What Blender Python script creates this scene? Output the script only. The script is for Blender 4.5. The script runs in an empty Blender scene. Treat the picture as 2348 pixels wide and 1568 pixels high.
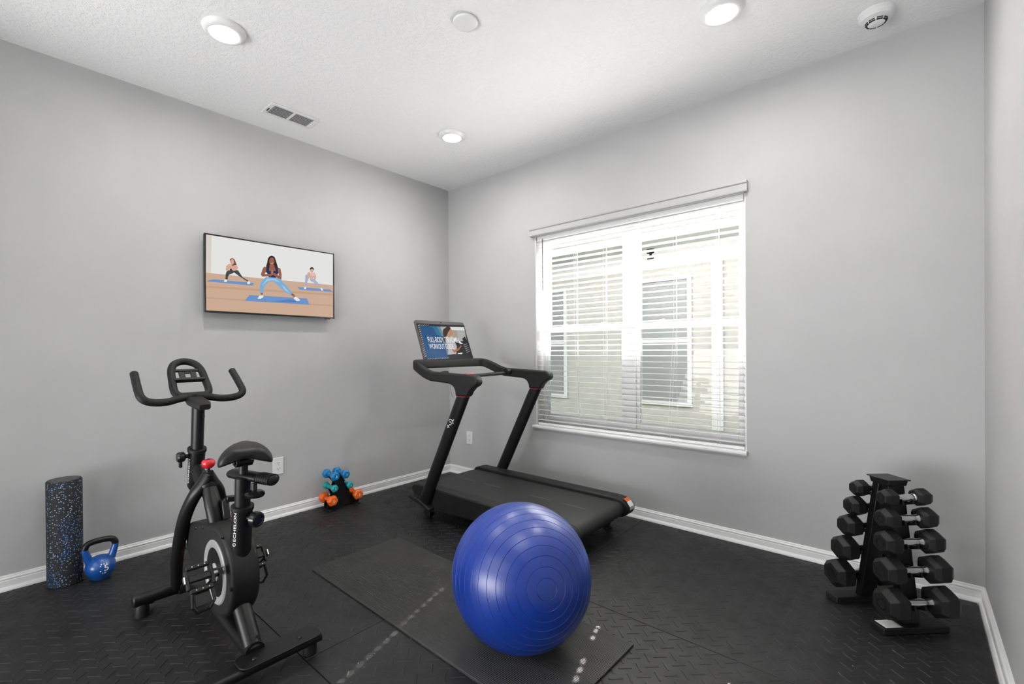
import bpy, bmesh, math, random
from mathutils import Vector, Matrix
random.seed(7)
SC = bpy.context.scene
COL = SC.collection
PI = math.pi

# ------------------------------------------------------------------ camera
H = 2.74          # ceiling height (z = 0 is the top of the rubber mats)
W = 3.5906        # wall to wall along the window wall
cam_d = bpy.data.cameras.new('camera')
cam = bpy.data.objects.new('camera', cam_d); COL.objects.link(cam)
F_PX = 1062.895
cam_d.sensor_width = 36.0; cam_d.sensor_fit = 'HORIZONTAL'
cam_d.lens = 36.0 * F_PX / 2348.0
cam_d.shift_x = 54.05 / 2348.0; cam_d.shift_y = 25.25 / 2348.0
cam_d.clip_start = 0.05
fw = Vector((-0.67376887, 0.73892769, -0.00462471)).normalized()
rt = Vector((0.73893804, 0.67373101, -0.00755666)).normalized()
up = rt.cross(fw)
cam.matrix_world = Matrix(((rt.x, up.x, -fw.x, 3.34157689), (rt.y, up.y, -fw.y, -3.09755645),
                           (rt.z, up.z, -fw.z, 1.17280682), (0, 0, 0, 1)))
SC.camera = cam

# ------------------------------------------------------------------ exposure
SC.view_settings.view_transform = 'Standard'
SC.view_settings.look = 'None'
SC.view_settings.gamma = 1.0
SC.view_settings.exposure = 0.12
SC.view_settings.use_curve_mapping = False

# ------------------------------------------------------------------ sky and sun
SUN_TAN = 0.78
SUN_STRENGTH = 95.0
SKY_STRENGTH = 0.42
sun_dir = Vector((0.30, -1.0, 0)).normalized() + Vector((0, 0, -SUN_TAN))   # travel direction
world = bpy.data.worlds.new('sky'); SC.world = world; world.use_nodes = True
wn = world.node_tree.nodes; wl = world.node_tree.links
bgn = wn['Background']
sky = wn.new('ShaderNodeTexSky'); sky.sky_type = 'NISHITA'; sky.sun_disc = False
sky.sun_elevation = math.atan(SUN_TAN); sky.sun_rotation = math.atan2(-0.30, 1.0)
hs = wn.new('ShaderNodeHueSaturation'); hs.inputs['Saturation'].default_value = 0.35
wl.new(sky.outputs[0], hs.inputs['Color']); wl.new(hs.outputs[0], bgn.inputs['Color'])
bgn.inputs['Strength'].default_value = SKY_STRENGTH
sd = bpy.data.lights.new('sun', 'SUN'); sd.energy = SUN_STRENGTH; sd.angle = math.radians(0.53)
sd.color = (1.0, 0.98, 0.95)
sun = bpy.data.objects.new('sun', sd); COL.objects.link(sun)
sun.rotation_euler = sun_dir.to_track_quat('-Z', 'Y').to_euler()
sun.location = (0, 6, 7)

# unseen fill light, added behind the camera to brighten the ceiling and walls
FILL_W = 195.0
hd = bpy.data.lights.new('added_fill_light', 'AREA'); hd.shape = 'RECTANGLE'
hd.size = 2.6; hd.size_y = 1.9; hd.energy = FILL_W
fill = bpy.data.objects.new('added_fill_light', hd); COL.objects.link(fill)
fill.location = (1.3, -6.2, .55)
fill.rotation_euler = Vector((0.10, 1.0, 1.15)).to_track_quat('-Z', 'Y').to_euler()

LAMP_STRENGTH = 220.0

# ------------------------------------------------------------------ mesh helpers
class MB:
    def __init__(s): s.v = []; s.f = []; s.m = []
    def add(s, vs, fs, mi=0):
        o = len(s.v); s.v += [Vector(p) for p in vs]
        s.f += [tuple(i + o for i in f) for f in fs]; s.m += [mi] * len(fs); return s
    def box(s, x0, x1, y0, y1, z0, z1, mi=0):
        return s.add([(x0,y0,z0),(x1,y0,z0),(x1,y1,z0),(x0,y1,z0),(x0,y0,z1),(x1,y0,z1),(x1,y1,z1),(x0,y1,z1)],
                     [(3,2,1,0),(4,5,6,7),(0,1,5,4),(1,2,6,5),(2,3,7,6),(3,0,4,7)], mi)
    def obox(s, c, ax, hs, mi=0):
        c = Vector(c); a, b, d = [Vector(q).normalized() for q in ax]; P = []
        for k in (-1, 1):
            for i, j in ((-1,-1),(1,-1),(1,1),(-1,1)): P.append(c + a*hs[0]*i + b*hs[1]*j + d*hs[2]*k)
        return s.add(P, [(3,2,1,0),(4,5,6,7),(0,1,5,4),(1,2,6,5),(2,3,7,6),(3,0,4,7)], mi)
    def prism(s, poly, fn, c0, c1, mi=0):
        n = len(poly)
        P = [fn(a, b, c0) for a, b in poly] + [fn(a, b, c1) for a, b in poly]
        F = [tuple(range(n-1, -1, -1)), tuple(range(n, 2*n))] + [(i, (i+1) % n, n+(i+1) % n, n+i) for i in range(n)]
        return s.add(P, F, mi)
    def loft(s, rings, caps=True, closed=False, mi=0):
        n = len(rings[0]); P = [p for r in rings for p in r]; F = []
        m = len(rings)
        for k in range(m if closed else m-1):
            k2 = (k+1) % m
            for i in range(n):
                j = (i+1) % n; F.append((k*n+i, k*n+j, k2*n+j, k2*n+i))
        if caps and not closed: F += [tuple(range(n-1, -1, -1)), tuple(range((m-1)*n, m*n))]
        return s.add(P, F, mi)
    def tube(s, path, r, n=12, caps=True, closed=False, mi=0):
        path = [Vector(p) for p in path]; m = len(path)
        R = r if isinstance(r, (list, tuple)) else [r]*m
        T = []
        for i in range(m):
            a = path[(i-1) % m] if (closed or i > 0) else path[i]
            b = path[(i+1) % m] if (closed or i < m-1) else path[i]
            T.append((b-a).normalized())
        u = T[0].orthogonal().normalized(); rings = []
        for i in range(m):
            u = (u - T[i]*u.dot(T[i])).normalized(); w = T[i].cross(u)
            rings.append([path[i] + (u*math.cos(2*PI*k/n) + w*math.sin(2*PI*k/n))*R[i] for k in range(n)])
        return s.loft(rings, caps, closed, mi)
    def sweep(s, path, sec, upv=(0,0,1), caps=True, closed=False, mi=0):
        # sec: section points (lateral, vertical) or a function of the index
        path = [Vector(p) for p in path]; m = len(path); U = Vector(upv); rings = []
        for i in range(m):
            a = path[(i-1) % m] if (closed or i > 0) else path[i]
            b = path[(i+1) % m] if (closed or i < m-1) else path[i]
            t = (b-a).normalized(); l = t.cross(U).normalized(); v = l.cross(t)
            q = sec(i) if callable(sec) else sec
            rings.append([path[i] + l*x + v*y for x, y in q])
        return s.loft(rings, caps, closed, mi)
    def lathe(s, prof, org, ax=(0,0,1), n=32, mi=0, ring=False):
        o = Vector(org); A = Vector(ax).normalized(); u = A.orthogonal().normalized(); w = A.cross(u)
        P = []; F = []; idx = []
        for r, h in prof:
            if r < 1e-6: idx.append([len(P)]); P.append(o + A*h)
            else:
                idx.append(list(range(len(P), len(P)+n)))
                P += [o + A*h + (u*math.cos(2*PI*k/n) + w*math.sin(2*PI*k/n))*r for k in range(n)]
        for a, b in zip(idx, idx[1:] + ([idx[0]] if ring else [])):
            for k in range(n):
                j = (k+1) % n
                if len(a) == 1 and len(b) == 1: continue
                if len(a) == 1: F.append((a[0], b[j], b[k]))
                elif len(b) == 1: F.append((a[k], a[j], b[0]))
                else: F.append((a[k], a[j], b[j], b[k]))
        if ring: return s.add(P, F, mi)
        if len(idx[0]) > 1: F.append(tuple(idx[0][::-1]))
        if len(idx[-1]) > 1: F.append(tuple(idx[-1]))
        return s.add(P, F, mi)
    def cyl(s, a, b, r, n=20, mi=0): return s.tube([a, b], r, n, True, False, mi)
    def build(s, name, mat, parent=None, world=True, smooth=True, bevel=0, angle=35, seg=2):
        vs = s.v
        if parent is not None and world:
            M = Matrix.Translation(parent.location) @ parent.rotation_euler.to_matrix().to_4x4()
            p = parent.parent
            if p is not None:
                M = (Matrix.Translation(p.location) @ p.rotation_euler.to_matrix().to_4x4()) @ M
            Mi = M.inverted(); vs = [Mi @ v for v in vs]
        me = bpy.data.meshes.new(name); me.from_pydata([tuple(v) for v in vs], [], s.f)
        bm = bmesh.new(); bm.from_mesh(me); bmesh.ops.recalc_face_normals(bm, faces=bm.faces); bm.to_mesh(me); bm.free()
        mats = mat if isinstance(mat, (list, tuple)) else [mat]
        for m_ in mats: me.materials.append(m_)
        if len(mats) > 1: me.polygons.foreach_set('material_index', s.m)
        if smooth:
            me.polygons.foreach_set('use_smooth', [True]*len(me.polygons)); me.set_sharp_from_angle(angle=math.radians(angle))
        me.update()
        o = bpy.data.objects.new(name, me); COL.objects.link(o)
        if parent is not None: o.parent = parent
        if bevel:
            b = o.modifiers.new('bevel', 'BEVEL'); b.width = bevel; b.segments = seg; b.limit_method = 'ANGLE'; b.angle_limit = math.radians(30)
        return o

def tag(o, label, cat, group=None, kind=None):
    o['label'] = label; o['category'] = cat
    if group: o['group'] = group
    if kind: o['kind'] = kind
    return o
def thing(name, label, cat, loc=(0,0,0), rz=0, group=None):
    o = bpy.data.objects.new(name, None); COL.objects.link(o); o.empty_display_size = .1
    o.location = loc; o.rotation_euler = (0, 0, rz)
    return tag(o, label, cat, group)
def struct(o): o['kind'] = 'structure'; return o
def copy_tree(o, parent=None):
    c = o.copy(); COL.objects.link(c); c.parent = parent
    for ch in list(o.children): copy_tree(ch, c)
    return c
def smooth_path(P, k=4):
    # Catmull-Rom through the points
    P = [Vector(p) for p in P]; out = []
    for i in range(len(P)-1):
        a = P[max(i-1, 0)]; b = P[i]; c = P[i+1]; d = P[min(i+2, len(P)-1)]
        for j in range(k):
            t = j/k
            out.append(.5*((2*b) + (c-a)*t + (2*a-5*b+4*c-d)*t*t + (3*b-a-3*c+d)*t**3))
    out.append(P[-1]); return out
def rrect(hw, hh, r, n=4):
    out = []
    for cx, cy, a0 in ((hw-r, hh-r, 0), (-hw+r, hh-r, PI/2), (-hw+r, -hh+r, PI), (hw-r, -hh+r, 3*PI/2)):
        for k in range(n+1):
            a = a0 + PI/2*k/n; out.append((cx+r*math.cos(a), cy+r*math.sin(a)))
    return out
def ellipse(a, b, n=16): return [(a*math.cos(2*PI*k/n), b*math.sin(2*PI*k/n)) for k in range(n)]
def text_geo(body, size=1.0, bold=0.0):
    cu = bpy.data.curves.new('lettering', 'FONT'); cu.body = body; cu.size = size
    cu.align_x = 'CENTER'; cu.align_y = 'CENTER'; cu.offset = bold; cu.resolution_u = 3
    ob = bpy.data.objects.new('lettering', cu); COL.objects.link(ob)
    dg = bpy.context.evaluated_depsgraph_get(); dg.update()
    me = bpy.data.meshes.new_from_object(ob.evaluated_get(dg))
    vs = [(v.co.x, v.co.y) for v in me.vertices]; fs = [tuple(p.vertices) for p in me.polygons]
    bpy.data.objects.remove(ob); bpy.data.curves.remove(cu); bpy.data.meshes.remove(me)
    x0 = min(v[0] for v in vs); x1 = max(v[0] for v in vs); y0 = min(v[1] for v in vs); y1 = max(v[1] for v in vs)
    # normalise to a unit box centred on the origin
    return [((x-(x0+x1)/2)/(x1-x0), (y-(y0+y1)/2)/(y1-y0)) for x, y in vs], fs
def lettering(name, body, fn, mat, parent, bold=0.0, world=True):
    vs, fs = text_geo(body, 1.0, bold); m = MB(); m.add([fn(a, b) for a, b in vs], fs)
    return m.build(name, mat, parent, world, smooth=False)

# ------------------------------------------------------------------ materials
def mat(name, col, rough=.5, metal=0, spec=.5, coat=0, emit=None, estr=0):
    m = bpy.data.materials.new(name); m.use_nodes = True
    b = m.node_tree.nodes['Principled BSDF']
    b.inputs['Base Color'].default_value = (*col, 1); b.inputs['Roughness'].default_value = rough
    b.inputs['Metallic'].default_value = metal; b.inputs['Specular IOR Level'].default_value = spec
    b.inputs['Coat Weight'].default_value = coat
    if emit: b.inputs['Emission Color'].default_value = (*emit, 1); b.inputs['Emission Strength'].default_value = estr
    return m
def nodes(m): return m.node_tree.nodes, m.node_tree.links, m.node_tree.nodes['Principled BSDF']
def coords(m, scale=1.0, kind='Object'):
    N, L, b = nodes(m); tc = N.new('ShaderNodeTexCoord'); mp = N.new('ShaderNodeMapping')
    mp.inputs['Scale'].default_value = (scale,)*3 if not isinstance(scale, tuple) else scale
    L.new(tc.outputs[kind], mp.inputs['Vector']); return mp.outputs['Vector']
def bump(m, height, strength=.2, dist=.002):
    N, L, b = nodes(m); bp = N.new('ShaderNodeBump'); bp.inputs['Strength'].default_value = strength
    bp.inputs['Distance'].default_value = dist; L.new(height, bp.inputs['Height']); L.new(bp.outputs[0], b.inputs['Normal']); return m
def noise(m, vec, scale, detail=2, rough=.5):
    N, L, b = nodes(m); t = N.new('ShaderNodeTexNoise'); t.inputs['Scale'].default_value = scale
    t.inputs['Detail'].default_value = detail; t.inputs['Roughness'].default_value = rough; L.new(vec, t.inputs['Vector']); return t
def ramp(m, fac, stops):
    N, L, b = nodes(m); r = N.new('ShaderNodeValToRGB'); cr = r.color_ramp
    while len(cr.elements) < len(stops): cr.elements.new(.5)
    for e, (p, c) in zip(cr.elements, stops): e.position = p; e.color = (*c, 1) if len(c) == 3 else c
    L.new(fac, r.inputs['Fac']); return r.outputs['Color']
def noisy(name, c0, c1, scale, rough=.5, bscale=None, bstr=.15, bdist=.001, spec=.5, metal=0, detail=3):
    m = mat(name, c0, rough, metal, spec); N, L, b = nodes(m); v = coords(m)
    t = noise(m, v, scale, detail); L.new(ramp(m, t.outputs['Fac'], [(.35, c0), (.65, c1)]), b.inputs['Base Color'])
    if bscale: bump(m, noise(m, v, bscale, 3).outputs['Fac'], bstr, bdist)
    return m

M = {}
M['wall'] = noisy('wall_paint', (.475,.475,.475), (.495,.495,.495), 3, .55, 260, .25, .0012, .3)
# knock-down textured ceiling
m = mat('ceiling_paint', (.90,.90,.90), .7, 0, .2); N, L, b = nodes(m); v = coords(m)
t1 = noise(m, v, 52, 4, .6); t2 = noise(m, v, 150, 2)
r1 = ramp(m, t1.outputs['Fac'], [(.46, (0,0,0)), (.56, (1,1,1))])
ad = N.new('ShaderNodeMath'); ad.operation = 'MULTIPLY_ADD'; ad.inputs[1].default_value = .25
L.new(t2.outputs['Fac'], ad.inputs[0]); L.new(r1, ad.inputs[2]); bump(m, ad.outputs[0], .36, .004); M['ceiling'] = m
M['trim'] = mat('white_trim_paint', (.82,.82,.82), .35)
M['vinyl'] = mat('white_vinyl', (.85,.85,.85), .35)
M['slat'] = mat('white_blind_slat', (.86,.86,.86), .4)
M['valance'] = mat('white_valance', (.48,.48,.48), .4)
M['cord'] = mat('white_cord', (.8,.8,.8), .7)
M['plastic'] = mat('white_plastic', (.80,.80,.80), .35)
M['dark_slot'] = mat('dark_slot', (.01,.01,.01), .6)
M['grey_slat'] = mat('grey_vent_metal', (.48,.48,.48), .45)
M['lens'] = mat('lit_lens', (.9,.9,.9), .4, emit=(1, .985, .96), estr=LAMP_STRENGTH)
# rubber floor mat with dust specks
m = mat('black_rubber', (.018,.018,.018), .5, 0, .36); N, L, b = nodes(m); v = coords(m)
t = noise(m, v, 5, 4); base = ramp(m, t.outputs['Fac'], [(.35, (.012,.012,.012)), (.7, (.021,.021,.021))])
vo = N.new('ShaderNodeTexVoronoi'); vo.inputs['Scale'].default_value = 34; L.new(v, vo.inputs['Vector'])
dots = ramp(m, vo.outputs['Distance'], [(.035, (1,1,1)), (.05, (0,0,0))])
vm = ramp(m, vo.outputs['Color'], [(.86, (0,0,0)), (.9, (1,1,1))])
mu = N.new('ShaderNodeMix'); mu.data_type = 'RGBA'; mu.blend_type = 'MULTIPLY'; mu.inputs['Factor'].default_value = 1
L.new(dots, mu.inputs['A']); L.new(vm, mu.inputs['B'])
mx = N.new('ShaderNodeMix'); mx.data_type = 'RGBA'; L.new(mu.outputs['Result'], mx.inputs['Factor']); L.new(base, mx.inputs['A'])
mx.inputs['B'].default_value = (.3,.3,.3,1); L.new(mx.outputs['Result'], b.inputs['Base Color'])
L.new(ramp(m, noise(m, v, 11, 4).outputs['Fac'], [(.3, (.42,)*3), (.7, (.6,)*3)]), b.inputs['Roughness'])
bump(m, noise(m, v, 420, 2).outputs['Fac'], .12, .0008); M['rubber'] = m
M['subfloor'] = noisy('concrete_slab', (.20,.19,.18), (.26,.25,.24), 6, .8, 60)
M['yoga'] = noisy('charcoal_foam', (.030,.030,.030), (.038,.038,.038), 8, .5, 300, .15, .0006)
M['black'] = mat('black_powder_coat', (.006,.006,.006), .38, 0, .35)
M['black_matte'] = noisy('black_matte_plastic', (.008,.008,.008), (.012,.012,.012), 20, .55, 500, .1, .0005, .4)
M['black_gloss'] = mat('black_gloss_plastic', (.010,.010,.010), .18)
M['black_rub'] = noisy('black_rubber_coating', (.008,.008,.008), (.012,.012,.012), 30, .5, 350, .18, .0006, .3)
M['foam_grip'] = noisy('black_foam_grip', (.007,.007,.007), (.011,.011,.011), 60, .6, 500, .2, .0006, .35)
M['leather'] = noisy('black_vinyl_saddle', (.008,.008,.008), (.012,.012,.012), 40, .45, 320, .15, .0006, .4)
M['belt'] = noisy('black_tread_belt', (.015,.015,.015), (.020,.020,.020), 30, .55, 500, .15, .0005)
M['chrome'] = noisy('brushed_chrome', (.62,.62,.62), (.75,.75,.75), 25, .22, 90, .2, .0008, metal=1)
M['silver'] = mat('silver_ring', (.42,.42,.42), .4, .3)
M['steel'] = mat('bare_steel', (.5,.5,.5), .3, 1)
M['red'] = mat('red_plastic', (.62,.015,.03), .25, coat=.4)
M['red_trim'] = mat('red_trim', (.55,.03,.04), .4)
M['white_ink'] = mat('white_ink', (.85,.85,.85), .5)
M['grey_ink'] = mat('grey_ink', (.40,.40,.40), .5)
M['dash_ink'] = mat('faint_grey_ink', (.13,.13,.13), .5)
M['orange_ink'] = mat('orange_ink', (.65,.13,.02), .5)
M['kb_blue'] = mat('blue_vinyl', (.006,.07,.30), .3, coat=.3)
M['d_blue'] = mat('azure_vinyl', (.004,.17,.42), .38)
M['d_teal'] = mat('teal_vinyl', (.01,.30,.32), .38)
M['d_orange'] = mat('orange_vinyl', (.80,.13,.015), .38)
# exercise ball
m = mat('blue_ball_vinyl', (.020,.095,.50), .24, 0, .6); N, L, b = nodes(m); v = coords(m)
L.new(ramp(m, noise(m, v, 4, 3).outputs['Fac'], [(.35, (.002,.028,.25)), (.65, (.005,.040,.32))]), b.inputs['Base Color'])
L.new(ramp(m, noise(m, v, 7, 3).outputs['Fac'], [(.3, (.26,)*3), (.7, (.40,)*3)]), b.inputs['Roughness'])
b.inputs['Coat Weight'].default_value = .4; b.inputs['Coat Roughness'].default_value = .4; M['ball'] = m
# speckled foam roller
m = mat('speckled_foam', (.012,.012,.014), .75); N, L, b = nodes(m); v = coords(m)
vo = N.new('ShaderNodeTexVoronoi'); vo.inputs['Scale'].default_value = 125; L.new(v, vo.inputs['Vector'])
spot = ramp(m, vo.outputs['Distance'], [(.26, (1,1,1)), (.36, (0,0,0))])
pick = ramp(m, vo.outputs['Color'], [(.50, (0,0,0)), (.54, (1,1,1))])
big = noise(m, coords(m, (1,1,.7)), 5.5, 2)
bigm = ramp(m, big.outputs['Fac'], [(.50, (0,0,0)), (.58, (1,1,1))])
mxm = N.new('ShaderNodeMath'); mxm.operation = 'MAXIMUM'; L.new(pick, mxm.inputs[0]); L.new(bigm, mxm.inputs[1])
mul = N.new('ShaderNodeMath'); mul.operation = 'MULTIPLY'; L.new(spot, mul.inputs[0]); L.new(mxm.outputs[0], mul.inputs[1])
colr = ramp(m, big.outputs['Fac'], [(.46, (.30,.40,.58)), (.60, (.02,.20,.60))])
mx = N.new('ShaderNodeMix'); mx.data_type = 'RGBA'; L.new(mul.outputs[0], mx.inputs['Factor'])
mx.inputs['A'].default_value = (.010,.010,.013,1); L.new(colr, mx.inputs['B']); L.new(mx.outputs['Result'], b.inputs['Base Color'])
bump(m, vo.outputs['Distance'], .3, .001); M['speckle'] = m
M['foam_end'] = noisy('grey_foam_end', (.05,.05,.05), (.10,.10,.10), 120, .8, 200)
# glass that lets the daylight straight through
m = bpy.data.materials.new('window_glass'); m.use_nodes = True; N = m.node_tree.nodes; L = m.node_tree.links
for n_ in list(N):
    if n_.type == 'BSDF_PRINCIPLED': N.remove(n_)
tr = N.new('ShaderNodeBsdfTransparent'); gl = N.new('ShaderNodeBsdfGlossy'); gl.inputs['Roughness'].default_value = .02
mxs = N.new('ShaderNodeMixShader'); fr = N.new('ShaderNodeFresnel'); fr.inputs['IOR'].default_value = 1.25
L.new(fr.outputs[0], mxs.inputs['Fac']); L.new(tr.outputs[0], mxs.inputs[1]); L.new(gl.outputs[0], mxs.inputs[2])
L.new(mxs.outputs[0], N['Material Output'].inputs['Surface']); M['glass'] = m
M['stucco'] = noisy('cream_stucco', (.40,.395,.35), (.44,.435,.39), 12, .8, 90, .4, .004)
M['stucco_trim'] = noisy('white_stucco_trim', (.58,.58,.57), (.62,.62,.61), 12, .8, 90, .3, .003)
M['shingle'] = noisy('grey_shingle', (.07,.068,.066), (.11,.107,.10), 30, .85, 120, .4, .003)
M['dark_cladding'] = noisy('grey_added_cladding', (.14,.14,.14), (.17,.17,.17), 12, .8)
M['house_trim'] = mat('house_trim_paint', (.60,.60,.59), .5)
M['house_pane'] = mat('dark_house_glass', (.22,.23,.225), .3)
M['grass'] = noisy('lawn', (.10,.16,.05), (.16,.22,.08), 40, .9, 120, .5, .01)
def emis(name, col, st):
    m = bpy.data.materials.new(name); m.use_nodes = True; b = m.node_tree.nodes['Principled BSDF']
    b.inputs['Base Color'].default_value = (.004,.004,.004,1); b.inputs['Roughness'].default_value = .3; b.inputs['Specular IOR Level'].default_value = .08
    b.inputs['Emission Color'].default_value = (*col, 1); b.inputs['Emission Strength'].default_value = st; return m
TVP=[
('wall',[(5,996),(1000,1000),(995,0),(0,6)]),
('beige',[(5,994),(41,994),(34,496),(1,496)]),
('floor',[(1,496),(123,498),(361,498),(601,504),(1000,512),(995,0),(0,6)]),
('floor2',[(0,325),(998,377),(998,344),(0,300)]),
('floor2',[(0,177),(996,198),(996,175),(0,160)]),
('mat',[(5,388),(47,419),(335,423),(321,383),(19,383)]),
('mat',[(263,165),(299,250),(759,267),(780,173)]),
('mat2',[(485,185),(611,233),(670,215),(694,212),(646,192)]),
('mat',[(675,427),(969,437),(1000,402),(695,390)]),
('hairred',[(161,712),(179,735),(195,715),(209,652),(201,587),(188,598),(183,683),(167,698),(164,665)]),
('black',[(158,640),(203,650),(201,552),(162,550)]),
('skin',[(190,685),(189,669),(186,654),(181,646),(175,644),(169,650),(166,662),(165,679),(166,696),(171,710),(175,719),(181,721),(186,715),(189,702)]),
('skin',[(155,650),(135,612),(132,552),(150,552),(177,606),(175,644)]),
('skin',[(208,646),(217,615),(208,548),(182,558),(164,602),(177,629)]),
('blackpat',[(155,562),(202,562),(182,527),(158,506),(147,471),(145,435),(129,437),(132,500),(138,540)]),
('blackpat',[(182,558),(217,577),(251,485),(293,446),(285,433),(232,490),(195,533)]),
('white',[(118,400),(125,431),(143,431),(139,400)]),
('white',[(282,406),(285,435),(299,442),(306,412),(290,396)]),
('hair',[(438,788),(451,825),(469,842),(491,831),(501,783),(516,694),(524,612),(509,571),(492,596),(450,587),(436,569),(421,610),(426,683),(435,746)]),
('navy',[(424,662),(518,683),(514,569),(499,521),(447,510),(433,583)]),
('brown',[(453,708),(487,717),(501,629),(447,617)]),
('brown',[(491,765),(488,740),(483,719),(475,706),(465,704),(457,712),(451,731),(449,754),(451,779),(457,800),(465,813),(475,815),(483,806),(488,788)]),
('browndk',[(457,735),(483,742),(477,723),(462,719)]),
('brown',[(410,671),(427,662),(424,602),(414,565),(464,577),(464,542),(394,525),(384,552),(398,635)]),
('brown',[(518,683),(536,673),(547,587),(544,512),(525,512),(477,575),(490,598),(525,565),(517,631)]),
('brownlt',[(461,610),(470,652),(482,615),(479,565),(463,560)]),
('legging',[(423,525),(503,531),(543,515),(555,475),(588,429),(633,331),(620,300),(565,344),(514,423),(478,471),(447,462),(414,406),(405,356),(399,294),(377,294),(374,381),(387,452)]),
('legging2',[(431,502),(498,515),(531,471),(475,490),(436,473),(392,394)]),
('legging2',[(543,442),(571,404),(611,327),(571,363)]),
('brown',[(379,294),(399,294),(396,267),(383,271)]),
('brown',[(620,300),(633,331),(660,287),(649,273)]),
('white',[(357,206),(371,250),(397,258),(404,240),(379,206)]),
('white',[(642,248),(658,279),(683,260),(699,227),(670,212)]),
('hair',[(820,727),(819,712),(814,702),(806,694),(799,692),(792,696),(787,706),(786,719),(787,733),(792,744),(799,752),(808,754),(814,750),(819,740)]),
('skin',[(816,702),(814,688),(811,677),(805,671),(799,669),(795,673),(791,683),(790,696),(791,710),(795,721),(801,729),(806,729),(811,725),(814,715)]),
('pink',[(776,662),(828,673),(819,594),(781,583)]),
('skin',[(764,658),(780,679),(789,619),(813,612),(808,585),(759,590)]),
('skin',[(827,681),(840,627),(838,567),(825,573),(809,615),(827,627)]),
('greyblue',[(745,617),(760,633),(777,581),(760,512),(753,450),(736,448),(742,510)]),
('greyblue',[(782,581),(821,579),(858,521),(882,450),(866,448),(826,512),(791,537)]),
('white',[(730,408),(739,446),(751,444),(749,406)]),
('white',[(880,440),(890,450),(906,415),(888,406)]),
]
TSP=[
('black',[(-248,304),(256,309),(236,13),(-254,10)]),
('blue',[(-227,288),(-41,288),(-26,166),(-26,45),(-7,17),(-244,23)]),
('teal',[(-137,287),(-41,288),(-27,205),(-79,216),(-94,272)]),
('bluegrey',[(-55,288),(15,288),(-16,197),(-27,205)]),
('gym',[(-20,288),(248,294),(233,169),(76,161),(12,195),(-7,223)]),
('gymlt',[(77,289),(244,291),(244,262),(75,263)]),
('gymtan',[(100,261),(151,259),(142,191),(82,199)]),
('bluegrey',[(-26,45),(-26,166),(-3,152),(7,110),(-21,49)]),
('shirt',[(12,196),(54,213),(82,199),(92,167),(102,121),(73,55),(-20,50),(7,110),(-3,152)]),
('hair',[(24,273),(52,291),(84,289),(91,275),(65,254),(46,236),(29,212),(2,196),(-12,209),(-6,246),(8,267)]),
('skin2',[(62,252),(89,276),(98,261),(99,240),(86,216),(66,211),(55,196),(31,198),(43,224),(48,242)]),
('darkg',[(185,186),(224,208),(233,181),(237,14),(-8,16),(5,48),(78,55),(94,75),(151,92),(201,145)]),
('white',[(149,171),(162,153),(185,143),(146,142),(137,156)]),
('white',[(91,62),(145,66),(136,52),(92,54)]),
('grey',[(181,133),(228,145),(229,142),(184,128)]),
('grey',[(183,117),(230,129),(232,125),(187,112)]),
('grey',[(186,101),(232,113),(234,109),(189,96)]),
('grey',[(188,85),(235,96),(237,93),(192,80)]),
('grey',[(190,69),(237,80),(239,77),(194,64)]),
('skin3',[(44,101),(63,84),(123,110),(153,130),(156,121),(112,86),(60,66),(41,83)]),
('tan',[(-244,289),(-225,298),(-225,291),(-244,281)]),
('lteal',[(-245,272),(-226,281),(-226,274),(-245,264)]),
('orange',[(-246,255),(-227,264),(-226,257),(-245,247)]),
('tan',[(-246,238),(-228,247),(-227,240),(-246,231)]),
('lteal',[(-247,221),(-228,230),(-228,223),(-247,214)]),
('orange',[(-248,205),(-229,213),(-229,207),(-248,197)]),
('tan',[(-249,188),(-230,197),(-230,190),(-248,181)]),
('lteal',[(-249,172),(-231,180),(-230,173),(-249,164)]),
('orange',[(-250,155),(-232,163),(-231,157),(-250,148)]),
('tan',[(-251,139),(-232,147),(-232,140),(-251,131)]),
('lteal',[(-252,122),(-233,130),(-233,124),(-251,115)]),
('orange',[(-252,106),(-234,114),(-233,107),(-252,98)]),
('tan',[(-253,89),(-235,97),(-234,91),(-253,82)]),
('lteal',[(-254,73),(-235,81),(-235,74),(-254,66)]),
('orange',[(-255,57),(-236,65),(-236,58),(-254,49)]),
('tan',[(-255,41),(-237,48),(-236,42),(-255,33)]),
('tan',[(-244,12),(-223,22),(-213,22),(-234,13)]),
('lteal',[(-221,13),(-200,23),(-190,23),(-211,13)]),
('orange',[(-197,13),(-176,23),(-166,24),(-187,14)]),
('tan',[(-173,14),(-152,24),(-142,24),(-163,14)]),
('lteal',[(-149,15),(-128,25),(-117,25),(-139,15)]),
('orange',[(-125,15),(-103,25),(-93,26),(-115,16)]),
('tan',[(-101,16),(-78,26),(-68,26),(-90,16)]),
('lteal',[(-76,17),(-53,27),(-43,27),(-65,17)]),
('orange',[(-51,17),(-28,27),(-17,28),(-40,18)]),
('lteal',[(-235,287),(-219,299),(-211,299),(-228,287)]),
('orange',[(-215,288),(-198,299),(-191,299),(-208,287)]),
('tan',[(-194,289),(-178,300),(-170,300),(-187,288)]),
('lteal',[(-174,289),(-157,301),(-150,301),(-167,289)]),
('orange',[(-153,290),(-136,302),(-129,302),(-146,290)]),
]

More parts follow.
